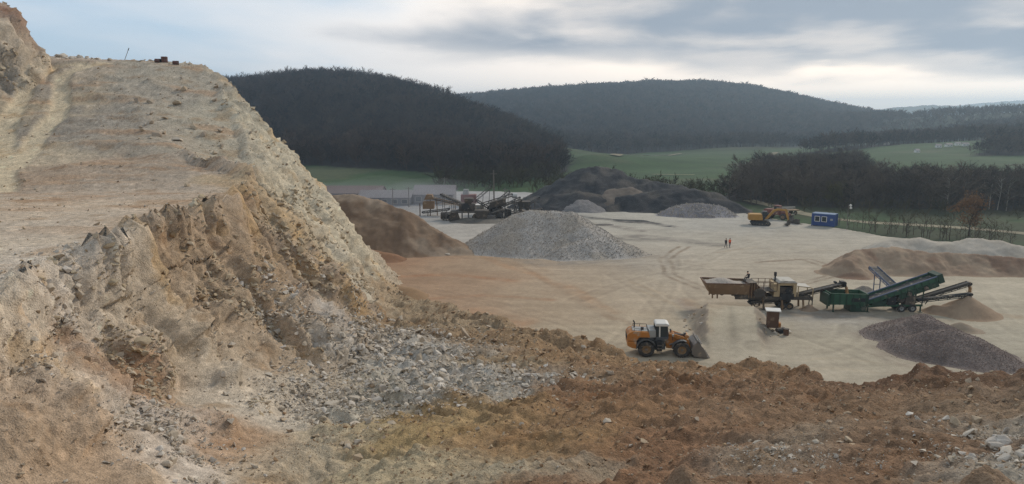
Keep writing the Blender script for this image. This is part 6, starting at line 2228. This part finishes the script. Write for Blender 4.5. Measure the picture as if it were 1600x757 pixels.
R_, o_ = plant_part('red_silo_unit', 'dull red machine with a white tank behind the conveyors', 'mixing unit', (728, 322))
Yp = o_.y
MB().box(loc(717, 0).x, loc(742, 0).x, -1.5, 1.5, .6, loc(0, 304).z).build('body', M_RED, R_, .1)
MB().cyl(loc(728, 303, 0) + Vector((0, 0, -1)), loc(728, 296, 0), 1.0, 14, .7).build('tank', M_LGREY, R_)
for u in (718, 741):
    for dy in (-1.2, 1.2):
        MB().beam(Vector((loc(u, 0).x, dy, 1.2)), Vector((loc(u, 0).x, dy, -.1)), .25).build('leg', M_RED, R_)
for (u, v, s, lab) in ((697, 312, 2.0, 'small tan mound among the far plant conveyors'),):
    heap('sand_heap', A((u, v - 4, 205), (u + 3, v - 4, 205)), .7, lab, [(170, 142, 108), (160, 132, 100)], seed=281, res=.3, rnd=.3, material=M_SAND, cat='sand heap')
heap('soil_heap', A((735, 340, 172), (770, 342, 171), (790, 343, 170)), .25, 'low dark grey spill under the far crushing plant', [(120, 112, 100), (104, 98, 88)], seed=283, noise_amp=.3, material=M_DARK, cat='soil heap')


# more of the plant: sizing unit, feeder row, low crusher box
R_, o_ = plant_part('sizing_unit', 'bulky dark sizing unit on stilts right of the tall mast', 'screening unit', (783, 341))
Yp = o_.y
MB().prism([(loc(764, 0).x, loc(0, 316).z), (loc(790, 0).x, loc(0, 309).z), (loc(790, 0).x, loc(0, 318).z), (loc(764, 0).x, loc(0, 326).z)], -1.4, 1.4).build('screen_deck', M_DSTEEL, R_, .08)
for u in (765, 776, 789):
    for dy in (-1.2, 1.2):
        MB().beam(loc(u, 320, dy), Vector((loc(u, 320, dy).x, dy, -.1)), .22).build('leg', M_PLANT, R_)
MB().box(loc(768, 0).x, loc(786, 0).x, -1.0, 1.0, .3, 2.2).build('chute_box', M_PLANT, R_, .06)
conveyor(R_, loc(786, 331, -1.6), loc(806, 322, -2.5), .9, M_PLANT, .5, ((.3, 0), (.9, 0)))
conveyor(R_, loc(752, 318, 2.2), loc(800, 303, 2.2), .9, M_DSTEEL, .6, ((.3, 0), (.75, 0)))
R_, o_ = plant_part('feeder_station', 'low dark feeder with sloping plates at the front of the plant', 'feeder', (757, 345))
Yp = o_.y
MB().prism([(loc(744, 0).x, .1), (loc(740, 0).x, 2.4), (loc(762, 0).x, 2.4), (loc(758, 0).x, .1)], -1.5, 1.5).build('bin', M_DSTEEL, R_, .05)
MB().beam(loc(740, 330, -1.5), loc(762, 330, -1.5), .2).beam(loc(740, 330, 1.5), loc(762, 330, 1.5), .2).build('bin_rim', M_PLANT, R_)
MB().box(loc(757, 0).x, loc(773, 0).x, -1.2, 1.2, .2, 1.3).build('drive_box', M_PLANT, R_, .06)
conveyor(R_, loc(760, 336, 0), loc(790, 326, .5), .9, M_DSTEEL, .5, ((.5, 0),))
R_, o_ = plant_part('loading_station', 'dark loading bins with twin conveyors at the far right of the plant', 'loading station', (826, 334))
Yp = o_.y
for u in (812, 822):
    MB().prism([(loc(u, 0).x, .6), (loc(u - 3, 0).x, 3.0), (loc(u + 8, 0).x, 3.0), (loc(u + 5, 0).x, .6)], -1.3, 1.3).build('bin', M_DSTEEL, R_, .05)
for u in (811, 819, 829):
    MB().beam(loc(u, 322, -1.2), Vector((loc(u, 322, -1.2).x, -1.2, -.1)), .2).build('leg', M_PLANT, R_)
conveyor(R_, loc(802, 330, .5), loc(842, 308, .5), .9, M_PLANT, .55, ((.4, 0), (.8, 0)))
conveyor(R_, loc(818, 331, -1.8), loc(846, 326, -2.2), .9, M_DSTEEL, .5, ((.3, 0), (.9, 0)))
R_, o_ = plant_part('fuel_tank', 'dark horizontal tank on a cradle at the left front of the plant', 'tank', (700, 344))
MB().cyl((-1.6, 0, 1.0), (1.6, 0, 1.0), .8, 16).build('shell', M_DSTEEL, R_)
for x in (-1.0, 1.0):
    MB().box(x - .15, x + .15, -.8, .8, -.05, .6).build('cradle', M_PLANT, R_)
heap('dark_heap', A((812, 316, 196), (828, 314, 196), (845, 318, 195)), .55, 'low black mound between the plant and the dark heaps', [(60, 60, 62), (74, 72, 72)], seed=285, noise_amp=.4, material=M_DARK, cat='spoil heap')


# sheds
def shed(name, u0, u1, veave, vridge, Y, depth, label, wallm, roofm, nwin=4, flat=False):
    a, b = Vector(atY(u0, veave, Y)), Vector(atY(u1, veave, Y))
    L_ = b.x - a.x
    he = a.z
    hr = Vector(atY(u0, vridge, Y + depth / 2)).z
    R = empty(name, (a.x + L_ / 2, Y + depth / 2, -.4), 0, label, 'building')
    he += .4; hr += .4
    MB().box(-L_ / 2, L_ / 2, -depth / 2, depth / 2, 0, he).build('wall', wallm, R)
    for s in (-1, 1):
        y0 = s * (depth / 2 + .5)
        rf = MB().loft([(-L_ / 2 - .4, y0, he - .15), (L_ / 2 + .4, y0, he - .15), (L_ / 2 + .4, 0, hr), (-L_ / 2 - .4, 0, hr)], [(-L_ / 2 - .4, y0, he - .03), (L_ / 2 + .4, y0, he - .03), (L_ / 2 + .4, 0, hr + .12), (-L_ / 2 - .4, 0, hr + .12)]).build('roof', roofm, R)
        if s < 0:
            rib = MB()
            for k in range(int(L_ / 1.1)):
                x = -L_ / 2 + k * 1.1
                rib.beam((x, y0, he + .0), (x, -.05, hr + .15), .1)
            rib.build('roof_rib', roofm, rf)
    for s in (-1, 1):
        MB().prism([(-depth / 2, he), (depth / 2, he), (0, hr - .02)], 0, .15).build('gable', wallm, R).matrix_local = Matrix.Translation((s * L_ / 2 - (.15 if s > 0 else 0), 0, 0)) @ Matrix.Rotation(math.pi / 2, 4, 'Z') @ Matrix.Translation((0, -.15, 0))
    for k in range(nwin):
        x = -L_ / 2 + (k + .5) * L_ / nwin
        w_ = MB().box(x - .8, x + .8, -depth / 2 - .06, -depth / 2 - .005, he * .35, he * .8).build('window', M_PLANTL, R)
        MB().box(x - .7, x + .7, -depth / 2 - .08, -depth / 2 - .062, he * .38, he * .77).build('pane', M_GLASS, w_)
    MB().box(-.6, .6, -depth / 2 - .07, -depth / 2 - .005, 0, he * .7).build('door', M_GREYP, R)
    return R


shed('processing_shed', 646, 708, 304, 290, 203, 12, 'grey roofed shed with pale blue walls behind the far plant', M_WALL, M_ROOF, 4)
shed('storage_shed', 560, 640, 309, 298, 200, 11, 'low long shed with mauve grey roof left of the processing shed', M_WALL, M_ROOF, 5)
shed('brown_shed', 505, 594, 302, 291, 213, 9, 'dark brown roofed shed half hidden behind the tall sand heap', mat('shed_brown_wall', lin(96, 84, 78), .85), mat('shed_brown_roof', lin(104, 84, 76), .8), 5)


def pole(u, v0, v1, Y, label):
    b = Vector(atY(u, v0, Y)); t = Vector(atY(u, v1, Y))
    e = empty('utility_pole', (b.x, Y, min(b.z, 0) - .2), 0, label, 'utility pole')
    hgt = t.z - min(b.z, 0) + .2
    MB().cyl((0, 0, 0), (0, 0, hgt), .15, 7, .1).build('pole', M_WOOD, e)
    MB().beam((-.8, 0, hgt - .4), (.8, 0, hgt - .4), .1).build('cross_arm', M_WOOD, e)


pole(614, 322, 294, 196, 'thin pole before the low mauve roofed shed')
pole(639, 322, 292, 197, 'thin pole between the mauve roofed and grey roofed sheds')
pole(695, 318, 277, 214, 'thin pole rising behind the grey shed roof')
pole(789, 333, 294, 184, 'thin pole right of the tall mast in the plant')

# village houses far on the right
M_HW = mat('house_wall', lin(226, 222, 214), .8, 0, .05)
M_HR = mat('house_roof', lin(150, 140, 136), .8, 0, .1)
for i, (u, v, Y, w_, lab) in enumerate(((1466, 231, 455, 7, 'leftmost small white house of the far hamlet'), (1482, 231, 458, 9, 'second white house from the left in the far hamlet'), (1496, 230, 462, 7, 'white house right of the middle of the far hamlet'),
                                        (1508, 230, 455, 8, 'rightmost white house of the far hamlet on the green slope'), (1433, 234, 430, 5, 'lone tiny white hut on the green field left of the hamlet'), (1386, 217, 520, 6, 'tiny white house among the trees above the green field'))):
    x, y, _ = atY(u, v, Y)
    z = float(valley_h(np.array([x]), np.array([y]))[0])
    e = empty('village_house', (x, y, z), random.uniform(-.4, .4), lab, 'house', 'white houses of the far hamlet')
    e.scale = (.42, .42, .42)
    MB().box(-w_ / 2, w_ / 2, -3, 3, -.5, 3.0).build('wall', M_HW, e)
    MB().prism([(-3.4, 2.9), (3.4, 2.9), (0, 4.8)], -w_ / 2 - .3, w_ / 2 + .3).build('roof', M_HR, e).rotation_euler = (0, 0, math.pi / 2)
    for k in (-1, 1):
        MB().box(k * w_ * .25 - .4, k * w_ * .25 + .4, -3.05, -3.0, 1.0, 2.1).build('window', M_GLASS, e)

# ================================================================== ON TOP OF THE CLIFF
g0 = ground_at(262, 92)
for i, (u, w_, lab, up) in enumerate(((250, .95, 'dark red barrel lying left of the pair on the cliff top', 0), (261, 1.5, 'large brick red tank in the middle on the cliff top', 1), (273, 1.0, 'dark barrel lying right of the red tank on the cliff top', 0))):
    h_ = None
    for v in range(84, 110):
        h_ = hit(u, v)
        if h_ is not None and h_[2] > 5:
            break
    co, i_, d_ = _kd.find(h_)
    e = empty('barrel' if not up else 'tank', (co.x, co.y, co.z - .05), .1 * i, lab, 'barrel' if not up else 'tank')
    e.scale = (.62, .62, .62)
    r_ = .62 if not up else .75
    if up:
        MB().cyl((0, 0, 0), (0, 0, 1.35), .8, 16).build('shell', M_BRICK, e)
        MB().cyl((0, 0, 1.35), (0, 0, 1.42), .84, 16).build('lid', M_RED, e)
        for z in (.3, .9):
            MB().cyl((0, 0, z), (0, 0, z + .08), .83, 16).build('hoop', M_RUST2, e)
    else:
        MB().cyl((-w_ / 2 - .2, 0, r_ * .8), (w_ / 2 + .2, 0, r_ * .8), r_ * .8, 16).build('shell', M_BRICK, e)
        for x in (-w_ / 2 - .2, w_ / 2 + .12):
            MB().cyl((x, 0, r_ * .8), (x + .08, 0, r_ * .8), r_ * .84, 16).build('rim', M_DSTEEL, e)
        for x in (-.25, .25):
            MB().cyl((x - .03, 0, r_ * .8), (x + .03, 0, r_ * .8), r_ * .83, 16).build('hoop', M_DSTEEL, e)
h_ = None
for v in range(84, 110):
    h_ = hit(191, v)
    if h_ is not None and h_[2] > 5:
        break
co, i_, d_ = _kd.find(h_)
e = empty('leaning_pole', tuple(co), 0, 'thin grey pole leaning to the right on the ridge top', 'pole')
MB().cyl((0, 0, -.2), (1.0, 0, 2.0), .045, 6).build('shaft', M_WOOD, e)
MB().cyl((.85, 0, 1.67), (1.02, 0, 2.05), .07, 6).build('tip', M_DSTEEL, e)
s_ = link('stone', ST_PALE[0], e.parent); s_.location = co; s_.scale = (1.3, 1.3, .8); s_.parent = o_cliff

# ================================================================== HAZE
def haze():
    x0, x1, y0, y1, z0, z1 = -5200, 5200, -300, 5000, -45, 97
    me = bpy.data.meshes.new('haze')
    vs = [(x, y, z) for x in (x0, x1) for y in (y0, y1) for z in (z0, z1)]
    me.from_pydata(vs, [], [(0, 1, 3, 2), (4, 6, 7, 5), (0, 4, 5, 1), (2, 3, 7, 6), (0, 2, 6, 4), (1, 5, 7, 3)])
    m = bpy.data.materials.new('haze')
    m.use_nodes = True
    nt = m.node_tree
    nt.nodes.clear()
    out = N(nt, 'ShaderNodeOutputMaterial')
    pv = N(nt, 'ShaderNodeVolumePrincipled')
    pv.inputs['Color'].default_value = (0.62, 0.82, 1.0, 1)
    pv.inputs['Density'].default_value = HAZE_DENSITY
    pv.inputs['Anisotropy'].default_value = 0.6
    nt.links.new(pv.outputs[0], out.inputs['Volume'])
    o = link('haze', me, None, m)
    o['kind'] = 'stuff'


HAZE_DENSITY = 0.00031
haze()


# dust drifting over the far plant
md = bpy.data.materials.new('dust')
md.use_nodes = True
nt = md.node_tree
nt.nodes.clear()
out = N(nt, 'ShaderNodeOutputMaterial')
pv = N(nt, 'ShaderNodeVolumePrincipled')
pv.inputs['Color'].default_value = (0.86, 0.88, 0.95, 1)
pv.inputs['Density'].default_value = 0.007
nt.links.new(pv.outputs[0], out.inputs['Volume'])
for i, (u, v, Y, rx, ry, rz_) in enumerate(((600, 310, 196, 22, 9, 5.0), (650, 312, 192, 16, 8, 4.2), (690, 310, 196, 16, 8, 5.5), (560, 308, 204, 22, 8, 4.5))):
    bm = bmesh.new()
    bmesh.ops.create_icosphere(bm, subdivisions=4, radius=1)
    me = bpy.data.meshes.new('dust_cloud')
    for v_ in bm.verts:
        k = 1 + .22 * float(fbm(np.array([[v_.co.x * 1.5 + i * 7, v_.co.y * 1.5, v_.co.z * 1.5]]), 2, 140)[0])
        v_.co = Vector((v_.co.x * rx, v_.co.y * ry, v_.co.z * rz_)) * k
    bm.to_mesh(me); bm.free()
    o = link('dust_cloud', me, None, md)
    x, y, z = atY(u, v, Y)
    o.location = (x, y, max(z, 1.5))
    o['kind'] = 'stuff'
